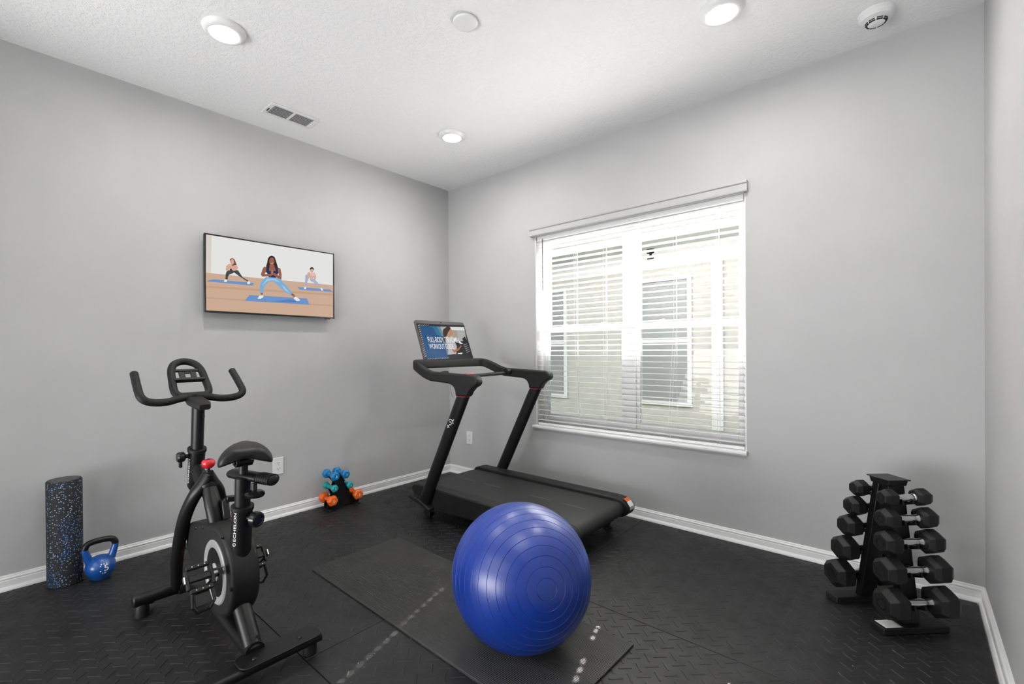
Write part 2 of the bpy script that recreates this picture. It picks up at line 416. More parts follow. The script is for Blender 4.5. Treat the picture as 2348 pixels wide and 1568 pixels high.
# ================================================================== THE SETTING
FZ = -0.010       # slab level, mats are 10 mm thick
YB = -3.9         # back wall, behind the camera
WX0, WX1, WZ0, WZ1 = 1.050, 2.610, 0.555, 2.115      # window opening
m = MB(); m.box(-.15, W+.15, YB-3.2, .15, FZ-.12, FZ); struct(m.build('floor', M['subfloor'], smooth=False))
m = MB(); m.box(-.15, W+.15, YB-3.2, .15, H, H+.12); struct(m.build('ceiling', M['ceiling'], smooth=False))
m = MB(); m.box(-.15, 0, YB-3.2, .15, FZ, H); struct(m.build('wall_left', M['wall'], smooth=False))
m = MB(); m.box(W, W+.15, YB-3.2, .15, FZ, H); struct(m.build('wall_right', M['wall'], smooth=False))
m = MB()
m.box(0, WX0, 0, .15, FZ, H); m.box(WX1, W, 0, .15, FZ, H); m.box(WX0, WX1, 0, .15, FZ, WZ0); m.box(WX0, WX1, 0, .15, WZ1, H)
struct(m.build('wall_window', M['wall'], smooth=False))
m = MB(); m.box(-.15, WX0, .15, .17, FZ, H); m.box(WX1, W+.15, .15, .17, FZ, H); m.box(WX0, WX1, .15, .17, FZ, WZ0); m.box(WX0, WX1, .15, .17, WZ1, H)
struct(m.build('bounce_cladding', M['dark_cladding'], smooth=False))  # unseen dark skin, added to cut sun bounce onto the neighbouring house
# back wall, its wide opening added to let the fill light in
m = MB(); m.box(0, .45, YB-.12, YB, FZ, H); m.box(3.0, W, YB-.12, YB, FZ, H); m.box(.45, 3.0, YB-.12, YB, 2.35, H)
struct(m.build('wall_back', M['wall'], smooth=False))
m = MB(); m.box(0, W, YB-3.2, YB-3.1, FZ, H); struct(m.build('wall_adjoining', M['wall'], smooth=False))

# baseboards: flat board, stepped cap and rounded shoe
BP = [(0, -.006), (.024, -.006), (.024, .004), (.0225, .012), (.018, .019), (.013, .022), (.013, .050), (.0105, .053), (.0135, .058), (.0135, .062), (.008, .068), (.0085, .071), (.005, .0755), (0, .0755)]
def baseboard(name, fn, a, b):
    m = MB(); m.prism([(p, z+FZ*0) for p, z in BP], fn, a, b); return struct(m.build(name, M['trim'], smooth=True, angle=25))
baseboard('baseboard_left', lambda p, z, c: (p, c, z-.004), YB, -.0001)
baseboard('baseboard_window', lambda p, z, c: (c, -p, z-.004), .0, W)
baseboard('baseboard_right', lambda p, z, c: (W-p, c, z-.004), YB, -.0001)

# window: vinyl frame, mullion, two single-hung sashes, four panes, latches, sill
win = struct(bpy.data.objects.new('window_1', None)); COL.objects.link(win); win.location = (1.83, .12, WZ0)
XC = (WX0+WX1)/2
m = MB(); y0, y1 = .095, .150
m.box(WX0, WX0+.040, y0, y1, WZ0, WZ1); m.box(WX1-.040, WX1, y0, y1, WZ0, WZ1)
m.box(WX0+.040, WX1-.040, y0, y1, WZ1-.05, WZ1); m.box(WX0+.040, WX1-.040, y0, y1, WZ0, WZ0+.05)
m.build('window_frame', M['vinyl'], win, bevel=.003)
m = MB(); m.box(XC-.045, XC+.045, .088, .150, WZ0+.05, WZ1-.05); m.build('mullion', M['vinyl'], win, bevel=.003)
ZM = 1.342
for xa, xb in ((WX0+.040, XC-.045), (XC+.045, WX1-.040)):
    for za, zb, yy in ((WZ0+.05, ZM+.022, .100), (ZM-.022, WZ1-.05, .122)):
        m = MB(); w_ = .026
        m.box(xa, xa+w_, yy, yy+.02, za, zb); m.box(xb-w_, xb, yy, yy+.02, za, zb)
        m.box(xa+w_, xb-w_, yy, yy+.02, za, za+.042); m.box(xa+w_, xb-w_, yy, yy+.02, zb-.042, zb)
        s_ = m.build('sash', M['vinyl'], win, bevel=.002)
        m = MB(); m.box(xa+w_, xb-w_, yy+.008, yy+.012, za+.042, zb-.042); m.build('pane', M['glass'], win, smooth=False)
    for xx in (xa+.18, xb-.18):
        m = MB(); m.box(xx-.025, xx+.025, .088, .100, ZM+.022, ZM+.034); m.box(xx-.006, xx+.03, .084, .094, ZM+.034, ZM+.042)
        m.build('sash_latch', M['vinyl'], win, bevel=.002)
m = MB(); m.prism([(-.032, .542), (-.032, .553), (-.027, .5595), (.10, .5595), (.10, .5555), (.002, .5555), (-.002, .534), (-.016, .530), (-.020, .540)],
                  lambda a, b, c: (c, a, b), WX0-.022, WX1+.006)
m.build('window_sill', M['trim'], win, angle=30)
m = MB(); m.box(WX0, WX0+.006, .001, .095, WZ0, WZ1); m.box(WX1-.006, WX1, .001, .095, WZ0, WZ1); m.box(WX0, WX1, .001, .095, WZ1-.006, WZ1)
m.build('reveal_liner', M['trim'], win, smooth=False)

# ground and the neighbouring house seen through the blind
m = MB(); m.box(-7, 9, .15, 9, FZ-.35, FZ-.25); g = struct(m.build('ground', M['grass'], smooth=False))
HY = 2.5
hs_ = thing('neighbour_house', 'cream stucco neighbouring house with grey roof seen through the window blind', 'building', (1.0, HY, FZ-.25))
m = MB(); m.box(-5, 7, HY, HY+.2, FZ-.25, 2.42); m.build('wall', M['stucco'], hs_, smooth=False)
m = MB(); m.box(-5, 7, HY-.06, HY, 2.18, 2.42); m.build('frieze_band', M['stucco_trim'], hs_, smooth=False)
m = MB(); m.box(-5.3, 7.3, 1.90, HY+.2, 2.40, 2.42); m.build('soffit', M['stucco_trim'], hs_, smooth=False)
m = MB(); m.box(-5.3, 7.3, 1.88, 1.90, 2.40, 2.565); m.build('fascia', M['house_trim'], hs_, smooth=False)
m = MB(); m.prism([(1.80, 2.47), (1.80, 2.56), (1.815, 2.56), (1.815, 2.49), (1.865, 2.49), (1.865, 2.56), (1.88, 2.56), (1.88, 2.47)], lambda a, b, c: (c, a, b), -5.3, 7.3)
m.build('gutter', M['house_trim'], hs_, smooth=False)
rf = MB(); rf.prism([(1.90, 2.565), (5.2, 3.90), (5.2, 3.84), (1.90, 2.42)], lambda a, b, c: (c, a, b), -5.3, 7.3)
roof = rf.build('roof', M['shingle'], hs_, smooth=False)
d_ = Vector((0, 3.3, 1.335)).normalized(); n_ = Vector((0, -d_.z, d_.y))
for k in range(9):
    c_ = Vector((1.0, 1.90, 2.565)) + d_*(.085+.17*k) + n_*.010
    m = MB(); m.obox(c_, ((1,0,0), d_ + n_*-.05, n_), (6.3, .095, .008)); m.build('shingle_course', M['shingle'], roof, smooth=False)
def house_window(x0, x1, z0, z1):
    m = MB(); w_ = .05; ya, yb = HY-.035, HY+.01
    m.box(x0-w_, x0, ya, yb, z0-w_, z1+w_); m.box(x1, x1+w_, ya, yb, z0-w_, z1+w_)
    m.box(x0, x1, ya, yb, z1, z1+w_); m.box(x0, x1, ya, yb, z0-w_, z0); m.box(x0, x1, ya+.01, yb, (z0+z1)/2-.02, (z0+z1)/2+.02)
    f = m.build('window', M['house_trim'], hs_, smooth=False)
    m = MB(); m.box(x0, x1, HY-.012, HY-.004, z0, z1); m.build('pane', M['house_pane'], f, smooth=False)
house_window(-.95, -.29, .55, 2.0); house_window(.80, 1.41, .55, 2.0)
m = MB(); m.box(1.68, 1.80, HY-.05, HY, FZ-.25, 2.18); m.build('corner_board', M['stucco_trim'], hs_, smooth=False)
m = MB(); m.lathe([(0, 0), (.04, 0), (.04, .02), (.02, .03), (.015, .06), (.045, .07), (.05, .14), (.03, .17), (0, .18)], (.99, HY-.06, 2.28), (0, 0, 1), 14)
m.box(.975, 1.005, HY-.05, HY, 2.30, 2.33); m.build('wall_lamp', M['black_matte'], hs_)

# ------------------------------------------------------------------ rubber floor mats
P_X, P_Y = .0708, .0733
def bar_geo(mb, cx, cy, dx, dy, L_, w0=.0042, w1=.0022, h=.0016, lim=None):
    t = Vector((dx, dy, 0)); n = Vector((-dy, dx, 0)); c = Vector((cx, cy, 0)); P = []
    for (l, w_, z) in ((L_, w0, 0.0), (L_-.003, w1, h)):
        for i, j in ((-1,-1),(1,-1),(1,1),(-1,1)):
            P.append(c + t*l*i + n*w_*j + Vector((0, 0, z)))
    mb.add(P, [(4,5,6,7),(0,1,5,4),(1,2,6,5),(2,3,7,6),(3,0,4,7)])
def floor_mat(x0, x1, y0, y1, label):
    g_ = .0015
    t = thing('rubber_floor_mat', label, 'floor mat', ((x0+x1)/2, (y0+y1)/2, FZ), 0, 'rubber floor mats')
    m = MB(); m.box(x0+g_, x1-g_, y0+g_, y1-g_, FZ, 0); m.build('mat_slab', M['rubber'], t, bevel=.002)
    mb = MB(); ox, oy = 2.631, -1.506; q = .7071
    for i in range(int((x0-ox)/P_X)-2, int((x1-ox)/P_X)+3):
        for j in range(int((y0-oy)/P_Y)-2, int((y1-oy)/P_Y)+3):
            for k in (0, 1):
                cx = ox+i*P_X+k*P_X/2; cy = oy+j*P_Y+k*P_Y/2
                if x0+.02 < cx < x1-.02 and y0+.02 < cy < y1-.02:
                    bar_geo(mb, cx, cy, q, q if k == 0 else -q, .0265 if k == 0 else .0255)
    o = mb.build('tread_bars', M['rubber'], t, smooth=False); o['kind'] = 'stuff'
floor_mat(.026, 1.978, -1.190, -.026, 'black rubber floor mat with raised bars under the treadmill by the corner')
floor_mat(1.978, W-.026, -1.190, -.026, 'black rubber floor mat with raised bars under the black dumbbell rack')
floor_mat(.026, 1.634, -2.272, -1.190, 'black rubber floor mat with raised bars beside the low wall outlet')
floor_mat(1.634, W-.026, -2.272, -1.190, 'black rubber floor mat with raised bars beneath the blue ball')
floor_mat(.026, W-.026, -3.50, -2.272, 'black rubber floor mat with raised bars under the exercise bike and kettlebell')

# ================================================================== CEILING AND WALL FITTINGS
def ceiling_light(x, y, label):
    t = thing('ceiling_light', label, 'ceiling light', (x, y, H), 0, 'round ceiling lights')
    m = MB(); m.lathe([(.064, -.0235), (.072, -.0255), (.080, -.024), (.094, -.010), (.0955, -.004), (.0955, 0), (.064, 0)], (x, y, H), (0, 0, 1), 48, ring=True)
    m.build('trim_ring', M['plastic'], t, angle=40)
    m = MB(); m.lathe([(0, -.0225), (.064, -.0225), (.064, -.018), (0, -.018)], (x, y, H), (0, 0, 1), 40); m.build('lens', M['lens'], t)
    return t
cl = ceiling_light(.884, -.776, 'lit round ceiling light nearest the corner above the treadmill')
for x, y, lb in ((2.698, -.778, 'lit round ceiling light nearest the smoke detector'), (.884, -2.286, 'lit round ceiling light above the exercise bike, left of the blank cover'),
                 (2.698, -2.290, 'lit round ceiling light above the camera, out of the picture')):
    c_ = copy_tree(cl); c_.location = (x, y, H); c_['label'] = lb
t = thing('ceiling_cover_plate', 'plain round white blank cover plate on the ceiling', 'cover plate', (1.781, -1.531, H))
m = MB(); m.lathe([(0, -.016), (.050, -.016), (.057, -.013), (.060, -.008), (.060, -.006), (0, -.006)], (1.781, -1.531, H), (0,0,1), 40); m.build('cover', M['plastic'], t)
m = MB(); m.lathe([(0, -.006), (.052, -.006), (.052, 0), (0, 0)], (1.781, -1.531, H), (0,0,1), 32); m.build('base_ring', M['plastic'], t)
# smoke detector
sx, sy = 3.225, -.262
t = thing('smoke_detector', 'white round smoke detector with black slots on the ceiling near the right wall', 'smoke detector', (sx, sy, H))
m = MB(); m.lathe([(0, 0), (.070, 0), (.070, -.010), (.068, -.012), (.068, -.022), (.060, -.034), (.045, -.038), (.040, -.040), (.036, -.050), (.028, -.054), (0, -.054)], (sx, sy, H), (0,0,1), 48)
m.build('housing', M['plastic'], t, angle=28)
for k in range(8):
    for rr, z in ((.0405, -.0445), (.0375, -.0505)):
        a = 2*PI*(k+.5)/8; ca, sa = math.cos(a), math.sin(a)
        m = MB(); m.obox((sx+ca*(rr-.004), sy+sa*(rr-.004), H+z), ((-sa, ca, 0), (ca, sa, 0), (0, 0, 1)), (.0115, .0042, .0017)); m.build('slot', M['dark_slot'], t, smooth=False)
# supply vent
vx0, vx1, vy0, vy1 = .222, .398, -1.856, -1.536
t = thing('ceiling_vent', 'white rectangular ceiling air vent with two banks of louvres', 'air vent', ((vx0+vx1)/2, (vy0+vy1)/2, H))
m = MB(); z0 = H-.008; b_ = .024; ym = (vy0+vy1)/2
m.box(vx0, vx0+b_, vy0, vy1, z0, H); m.box(vx1-b_, vx1, vy0, vy1, z0, H); m.box(vx0+b_, vx1-b_, vy0, vy0+b_+.006, z0, H); m.box(vx0+b_, vx1-b_, vy1-b_-.006, vy1, z0, H)
m.box(vx0+b_, vx1-b_, ym-.008, ym+.008, z0, H); m.build('vent_frame', M['plastic'], t, bevel=.003)
m = MB(); m.box(vx0+b_, vx1-b_, vy0+b_, vy1-b_, H-.0015, H-.0005); m.build('duct_back', mat('grey_duct', (.20,.20,.20), .7), t, smooth=False)
for ya, yb in ((vy0+b_+.007, ym-.009), (ym+.009, vy1-b_-.007)):
    for k in range(7):
        x = vx0+b_+.010+k*.0182
        m = MB(); m.obox((x, (ya+yb)/2, H-.0055), ((.9, 0, -.22), (0, 1, 0), (.22, 0, .9)), (.0058, (yb-ya)/2, .0007)); m.build('louvre', M['grey_slat'], t, smooth=False)
m = MB(); m.box(vx0+.06, vx0+.10, vy0+.012, vy0+.0155, z0-.006, z0); m.build('damper_lever', M['black'], t, smooth=False)

def outlet(org, ux, nrm, label):
    t = thing('wall_outlet', label, 'wall outlet', org, 0, 'wall outlets')
    U = Vector(ux); Nn = Vector(nrm); V = Vector((0, 0, 1)); O = Vector(org)
    fn = lambda a, b, c: O + U*a + V*b + Nn*c
    m = MB(); m.prism(rrect(.0375, .060, .004), fn, 0, .006); m.build('cover_plate', M['plastic'], t, bevel=.002)
    for s in (-1, 1):
        m = MB(); m.prism([(x, y+s*.0195) for x, y in rrect(.017, .0145, .008)], fn, .006, .008); r = m.build('receptacle', M['plastic'], t, bevel=.0006)
        m = MB()
        for dx in (-.0062, .0062): m.prism([(dx-.0012, s*.0195-.001), (dx+.0012, s*.0195-.001), (dx+.0012, s*.0195+.007), (dx-.0012, s*.0195+.007)], fn, .008, .0083)
        m.prism([(x, y+s*.0195-.0075) for x, y in ellipse(.0024, .0024, 10)], fn, .008, .0083); m.build('socket_slots', M['dark_slot'], r, smooth=False)
outlet((0, -1.672, .364), (0, 1, 0), (1, 0, 0), 'white duplex wall outlet beside the bike seat')
outlet((.273, 0, .357), (1, 0, 0), (0, -1, 0), 'white duplex wall outlet between the treadmill posts')

# ------------------------------------------------------------------ television
def picture(name, polys, cols, fn, parent, lift=.00015, st=1.0):
    m = MB(); names = sorted(set(c for c, _ in polys)); mats = [cols[n_] for n_ in names]
    for k, (c, P) in enumerate(polys):
        m.add([fn(a, b, k*lift/4) for a, b in P], [tuple(range(len(P)))], names.index(c))
    return m.build(name, mats, parent, smooth=False)
PC = {}
for n_, c_ in dict(wall=(.83,.83,.82), beige=(.72,.68,.60), floor=(.64,.43,.31), floor2=(.58,.37,.25), mat=(.16,.31,.62), mat2=(.10,.22,.50), hairred=(.25,.08,.04), black=(.02,.02,.025),
                   blackpat=(.06,.065,.07), skin=(.72,.42,.32), white=(.88,.88,.90), hair=(.035,.016,.012), navy=(.02,.03,.10), brown=(.33,.12,.075), browndk=(.55,.30,.25), brownlt=(.42,.17,.11),
                   legging=(.22,.45,.72), legging2=(.42,.62,.80), pink=(.85,.50,.48), greyblue=(.42,.46,.60), blue=(.005,.075,.22), teal=(.01,.16,.30), bluegrey=(.13,.22,.28), gym=(.42,.43,.41),
                   gymlt=(.75,.75,.74), gymtan=(.38,.33,.26), shirt=(.50,.47,.49), skin2=(.52,.24,.13), skin3=(.36,.13,.06), darkg=(.02,.02,.022), grey=(.30,.30,.31), tan=(.42,.38,.28), lteal=(.16,.36,.42),
                   orange=(.45,.22,.10), lettering=(.90,.92,.93), bezel=(.10,.10,.10)).items():
    PC[n_] = emis('screen_'+n_, c_, .84)
ty0, ty1, tz0, tz1 = -2.145, -1.258, 1.428, 1.928
tv = thing('television', 'flat wall-mounted television showing three women exercising on blue mats', 'television', (.05, (ty0+ty1)/2, tz0))
m = MB(); m.box(.038, .060, ty0+.002, ty1-.002, tz0+.002, tz1-.002); m.build('back_shell', M['black'], tv, bevel=.004)
m = MB()
for (a, b, c, d) in ((ty0, ty0+.008, tz0, tz1), (ty1-.008, ty1, tz0, tz1), (ty0+.008, ty1-.008, tz1-.007, tz1), (ty0+.008, ty1-.008, tz0, tz0+.011)): m.box(.056, .068, a, b, c, d)
m.build('bezel', M['black_gloss'], tv, bevel=.0015)
m = MB(); m.box(.060, .064, ty0+.006, ty1-.006, tz0+.008, tz1-.006); m.build('screen_panel', M['black_gloss'], tv, smooth=False)
picture('screen_picture', TVP, PC, lambda a, b, k: (.0643+k, ty0+.008+(ty1-ty0-.016)*a/1000, tz0+.011+(tz1-tz0-.018)*b/1000), tv)
m = MB(); m.box(0, .038, -1.78, -1.62, 1.60, 1.76); m.box(0, .010, -1.86, -1.54, 1.55, 1.80); m.build('wall_bracket', M['black'], tv, smooth=False)
m = MB(); m.box(.050, .062, ty1-.075, ty1-.035, tz0-.006, tz0); m.build('sensor_tab', M['black_gloss'], tv, bevel=.001)

# ------------------------------------------------------------------ window blind
SP = .0405; NS = 37; ZB = .6015
bl = thing('window_blind', 'white two-inch horizontal slat blind hanging open in the window', 'window blind', (XC, .035, WZ0))
VX0, VX1 = 1.022, 2.622
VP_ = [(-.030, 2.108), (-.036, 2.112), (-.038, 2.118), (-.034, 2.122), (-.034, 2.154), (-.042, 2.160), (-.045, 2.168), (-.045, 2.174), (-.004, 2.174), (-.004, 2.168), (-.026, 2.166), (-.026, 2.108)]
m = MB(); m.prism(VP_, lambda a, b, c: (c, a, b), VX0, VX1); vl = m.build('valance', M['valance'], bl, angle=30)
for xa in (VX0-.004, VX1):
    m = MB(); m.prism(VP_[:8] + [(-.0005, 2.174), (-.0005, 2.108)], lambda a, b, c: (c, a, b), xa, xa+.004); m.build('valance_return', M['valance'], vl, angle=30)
m = MB(); m.box(WX0+.012, WX1-.012, .008, .062, 2.068, 2.108); m.build('headrail', M['slat'], bl, bevel=.003)
LAD = [1.156, 1.425, 1.675, 1.945, 2.190, 2.455]
SX0, SX1 = WX0+.012, WX1-.012
# one slat with a gentle crown and a routed cord hole at every ladder
ys = [-.0258, -.017, -.0085, .0085, .017, .0258]; crown = lambda y: .0022*(1-(y/.0258)**2)
HOLES = (LAD[0], LAD[3], LAD[5])
xs = [SX0] + [v_ for l in HOLES for v_ in (l-.003, l+.003)] + [SX1]
TILT = .035
def slat_mesh():
    m = MB(); TH = .0026
    def P(x, y, top): return (x-XC, y, crown(y) - TILT*y*1.0 + (TH/2 if top else -TH/2))
    nx, ny = len(xs), len(ys); id_ = {}
    for t_ in (0, 1):
        for i, x in enumerate(xs):
            for j, y in enumerate(ys): id_[(i, j, t_)] = len(m.v); m.v.append(Vector(P(x, y, t_)))
    solid = lambda i, j: 0 <= i < nx-1 and 0 <= j < ny-1 and not (i % 2 == 1 and j == 2)
    for i in range(nx-1):
        for j in range(ny-1):
            if not solid(i, j): continue
            a, b, c, d = (i, j), (i+1, j), (i+1, j+1), (i, j+1)
            m.f.append(tuple(id_[(*q, 1)] for q in (a, b, c, d))); m.f.append(tuple(id_[(*q, 0)] for q in (d, c, b, a))); m.m += [0, 0]
            for (e0, e1, ni, nj) in ((a, b, i, j-1), (b, c, i+1, j), (c, d, i, j+1), (d, a, i-1, j)):
                if not solid(ni, nj): m.f.append((id_[(*e0, 0)], id_[(*e1, 0)], id_[(*e1, 1)], id_[(*e0, 1)])); m.m.append(0)
    return m
s0 = slat_mesh().build('slat', M['slat'], bl, world=False, angle=30)
for k in range(NS):
    o = s0 if k == 0 else s0.copy()
    if k: COL.objects.link(o); o.parent = bl
    o.location = (0, 0, ZB+SP*k-WZ0)
m = MB(); m.box(SX0, SX1, .010, .060, .5605, .580); m.build('bottom_rail', M['slat'], bl, bevel=.004)
for li, l in enumerate(LAD):
    m = MB(); sl_ = {1: .040, 4: -.045}.get(li, 0)      # two of the cords hang slightly askew
    for yy, xx in ((.0085, l-.012), (.0085, l+.006), (.0615, l-.012)): m.tube([(xx+(sl_ if yy < .01 else 0), yy-.001, .570), (xx, yy-.001, 1.36), (xx, yy, 2.07)] if sl_ else [(xx, yy, .570), (xx, yy, 2.07)], .0011, 6)
    for k in range(0, NS): m.tube([(l-.012, .0085, ZB+SP*k-.0032), (l-.012, .0615, ZB+SP*k-.0032)], .0006, 4)
    m.build('ladder_cord', M['cord'], bl)
m = MB(); m.tube([(1.122, -.001, 2.075), (1.122, .000, 1.66)], .0035, 8); m.tube([(1.122, .012, 2.085), (1.122, -.001, 2.080), (1.122, -.001, 2.06)], .002, 6); m.build('tilt_wand', mat('smoky_clear_wand', (.10,.10,.10), .2), bl)

# ================================================================== BALL AND YOGA MAT
YM = [(.953, -1.905), (.953, -1.338), (2.518, -1.365), (2.518, -1.932)]
t = thing('yoga_mat', 'long charcoal ribbed yoga mat lying under the blue ball', 'yoga mat', (1.73, -1.635, .0016))
ux = Vector((2.518-.953, -1.365+1.338, 0)); Lm = ux.length; ux.normalize(); uy = Vector((-ux.y, ux.x, 0)); Wm = .567
prof = [(0, .0), (0, .006)]; nr = 78
for k in range(nr):
    a = .002 + (Wm-.004)*k/nr; p = (Wm-.004)/nr
    prof += [(a+p*.15, .0072), (a+p*.35, .0088), (a+p*.65, .0088), (a+p*.85, .0072)]
prof += [(Wm, .006), (Wm, 0)]
O_ = Vector((.953, -1.905, .0016))
m = MB(); m.prism(prof, lambda a, b, c: O_ + uy*a + ux*c + Vector((0, 0, b)), 0, Lm)
m.build('mat_body', M['yoga'], t, smooth=False)
BR = .274; BC = Vector((2.193, -1.656, .0106+BR))
t = thing('exercise_ball', 'large glossy blue exercise ball with ring grooves', 'exercise ball', (BC.x, BC.y, .0106))
camv = (Vector((3.3416, -3.0976, 1.1728)) - BC).normalized()
pole = (camv + rt*.315 - Vector((0, 0, 1))*.19).normalized()
# lathe profile with narrow moulded grooves
ang = []; rings_at = [math.radians(q) for q in (7.5, 15, 22.5, 30, 37.5, 45, 52.5, 60, 67.5, 75, 82.5)]
rings_at = rings_at + [PI-q for q in rings_at]
for k in range(1, 90): ang.append((PI*k/90, 0))
for q in rings_at:
    ang = [(a, d) for a, d in ang if abs(a-q) > .0060]
    ang += [(q-.0050, 0), (q-.0028, .0011), (q, .0015), (q+.0028, .0011), (q+.0050, 0)]
ang.sort()
prof = [(0, BR)] + [((BR-d)*math.sin(a), (BR-d)*math.cos(a)) for a, d in ang] + [(0, -BR)]
m = MB(); m.lathe(prof, BC, pole, 96); m.build('ball_skin', M['ball'], t, angle=60)
m = MB(); m.lathe([(0, .0012), (.007, .0010), (.009, 0), (0, 0)], BC - pole*BR, -pole, 16); m.build('valve_plug', M['white_ink'], t)

# ================================================================== TREADMILL
YC, HWd = -.640, .370
BZ = .206
tm = thing('treadmill', 'black treadmill with slanted posts and a raised screen by the window', 'treadmill', (1.34, YC, 0))
RP = [(.672, .185), (.680, .208), (.700, .222), (.740, .230), (1.93, .228), (1.975, .222), (2.008, .205), (2.026, .178), (2.026, .155), (2.012, .130), (1.985, .112), (1.940, .103), (1.30, .098), (1.00, .082), (.880, .060), (.820, .064), (.770, .100), (.700, .150)]
for s in (-1, 1):
    ya, yb = (YC-HWd, YC-HWd+.095) if s < 0 else (YC+HWd-.095, YC+HWd)
    m = MB(); m.prism(RP, lambda a, b, c: (a, c, b), ya, yb); r = m.build('side_rail', M['black_matte'], tm, bevel=.010, seg=3)
    m = MB(); m.prism([(x, z) for x, z in RP if x > 1.95] , lambda a, b, c: (a+.001, c, b), ya-.001, yb+.001); m.build('end_cap', M['black_rub'], r, bevel=.008, seg=3)
    if s > 0:
        pts = [(1.985, .2235), (2.008, .2085), (2.0275, .180), (2.0285, .160)]
        for k, mm in enumerate(('orange_ink', 'white_ink', 'grey_ink')):
            (a, b), (c, d) = pts[k], pts[k+1]; nn = Vector((d-b, 0, -(c-a))).normalized()*-.0012
            m = MB(); P4 = [Vector((a, ya+.022, b)), Vector((a, yb-.016, b)), Vector((c, yb-.016, d)), Vector((c, ya+.022, d))]
            m.add([p+nn for p in P4] + [p+nn*.2 for p in P4], [(0,1,2,3),(7,6,5,4),(0,4,5,1),(1,5,6,2),(2,6,7,3),(3,7,4,0)]); m.build('warning_label', M[mm], r, smooth=False)
    m = MB(); yw = (ya+yb)/2; m.cyl((.815, yw-.022, .034), (.815, yw+.022, .034), .033, 24); m.build('transport_wheel', M['black_rub'], tm, bevel=.004)
    m = MB(); m.lathe([(0, 0), (.030, 0), (.030, .012), (.018, .018), (.018, .11), (0, .11)], (1.86, yw, .0016), (0, 0, 1), 20); m.build('levelling_foot', M['black_rub'], tm)
bya, byb = YC-HWd+.097, YC+HWd-.097
belt = [(.690, BZ-.012), (.700, BZ-.003), (.715, BZ)] + [(1.955+.046*math.sin(a), BZ-.046+.046*math.cos(a)) for a in [PI*k/10 for k in range(0, 11)]] + [(.72, BZ-.092), (.690, BZ-.08)]
m = MB(); m.prism(belt, lambda a, b, c: (a, c, b), bya, byb); bt = m.build('running_belt', M['belt'], tm, angle=25)
for a, b in ((.759, .947), (1.035, 1.199), (1.459, 1.62), (1.708, 1.874)):
    m = MB(); m.box(a, b, YC+.012, YC+.0165, BZ+.0002, BZ+.0006); m.build('belt_line', M['dash_ink'], bt, smooth=False)
m = MB(); m.box(.70, 1.93, bya-.003, byb+.003, .075, BZ-.094); m.build('deck_underside', M['black'], tm, bevel=.006)
m = MB(); m.box(.676, .70, bya-.003, byb+.003, .10, BZ-.006); m.build('front_cover', M['black_matte'], tm, bevel=.006)
# posts, necks and arm rests
def post(s):
    y = YC + s*.385
    m = MB(); P = [Vector((.838, y, .115)), Vector((.873, y, .19)), Vector((1.232, y, .885))]
    ringat = lambda p, k=1.0: [Vector((p.x+.053*k*math.cos(2*PI*i/24), p.y+.029*k*math.sin(2*PI*i/24), p.z)) for i in range(24)]
    m.loft([ringat(P[0]), ringat(P[1]), ringat(P[2]+Vector((-.001, 0, -.0025)))]); p = m.build('post', M['black'], tm, angle=60)
    m = MB(); m.loft([ringat(P[2]+Vector((-.001, 0, -.0025)), 1.012), ringat(P[2]+Vector((0, 0, .0006)), 1.012)]); m.build('red_band', M['red_trim'], p)
    m = MB(); m.prism([(.70, .135), (.80, .118), (.915, .082), (.925, .092), (.92, .105), (.82, .145), (.72, .158), (.695, .150)], lambda a, b, c: (a, c, b), y-.034, y+.034); m.build('post_foot', M['black_matte'], tm, bevel=.006)
    AP = [(1.186, .884), (1.182, .915), (1.168, .940), (1.145, .955), (1.11, .962), (.925, .972), (.90, 1.005), (.93, 1.036), (1.10, 1.030), (1.352, 1.022), (1.374, 1.006), (1.384, .980), (1.368, .957), (1.335, .942), (1.308, .918), (1.288, .884)]
    m = MB(); m.prism(AP, lambda a, b, c: (a, c, b), y-.030, y+.030); m.build('arm_rest', M['black_matte'], tm, bevel=.013, seg=3)
    return p, P
pn, Pn = post(-1); pf, Pf = post(1)
# brand mark on the outside of the near post: ring arc, stem and foot
t_ = (Pn[2]-Pn[1]).normalized(); lx = Vector((t_.z, 0, -t_.x))
def pmark(a, b, d=.0): return Pn[1] + t_*(.575+b) + lx*a + Vector((0, -.0292+abs(a)*.12-d, 0))
m = MB()
m.tube([pmark(.021*math.cos(q), .012+.021*math.sin(q)) for q in [PI*(.05+.95*k/10) for k in range(11)]], .0026, 6)
m.tube([pmark(.010*math.cos(q), .006+.010*math.sin(q)) for q in [PI*(-.6+1.5*k/10) for k in range(11)]], .0026, 6)
m.tube([pmark(-.004, -.006), pmark(-.010, -.034)], .0026, 6); m.tube([pmark(.012, .030), pmark(.016, .046)], .0026, 6); m.tube([pmark(-.020, -.020), pmark(.004, -.024)], .0024, 6)
m.build('brand_mark', M['white_ink'], pn)
FP = [(.935, -.385, 1.003), (.87, -.384, 1.020), (.80, -.378, 1.048), (.735, -.362, 1.073), (.700, -.330, 1.080), (.688, -.270, 1.080)]
full = [Vector((x, YC+y, z)) for x, y, z in FP]; full = smooth_path(full + [Vector((.686, YC, 1.080))] + [Vector((x, YC-y, z)) for x, y, z in FP[::-1]], 3)
m = MB(); m.sweep(full, rrect(.021, .033, .012)); m.build('front_handlebar', M['black_matte'], tm, angle=40)
m = MB(); m.sweep(smooth_path([(.985, YC-.365, 1.000), (.975, YC-.25, .996), (.970, YC, .992), (.975, YC+.25, .996), (.985, YC+.365, 1.000)], 4), rrect(.024, .012, .008)); sb = m.build('sensor_bar', M['black_matte'], tm, angle=40)
m = MB(); m.box(.958, .990, YC-.115, YC-.035, 1.003, 1.010); m.build('stop_button', M['red'], sb, bevel=.002)
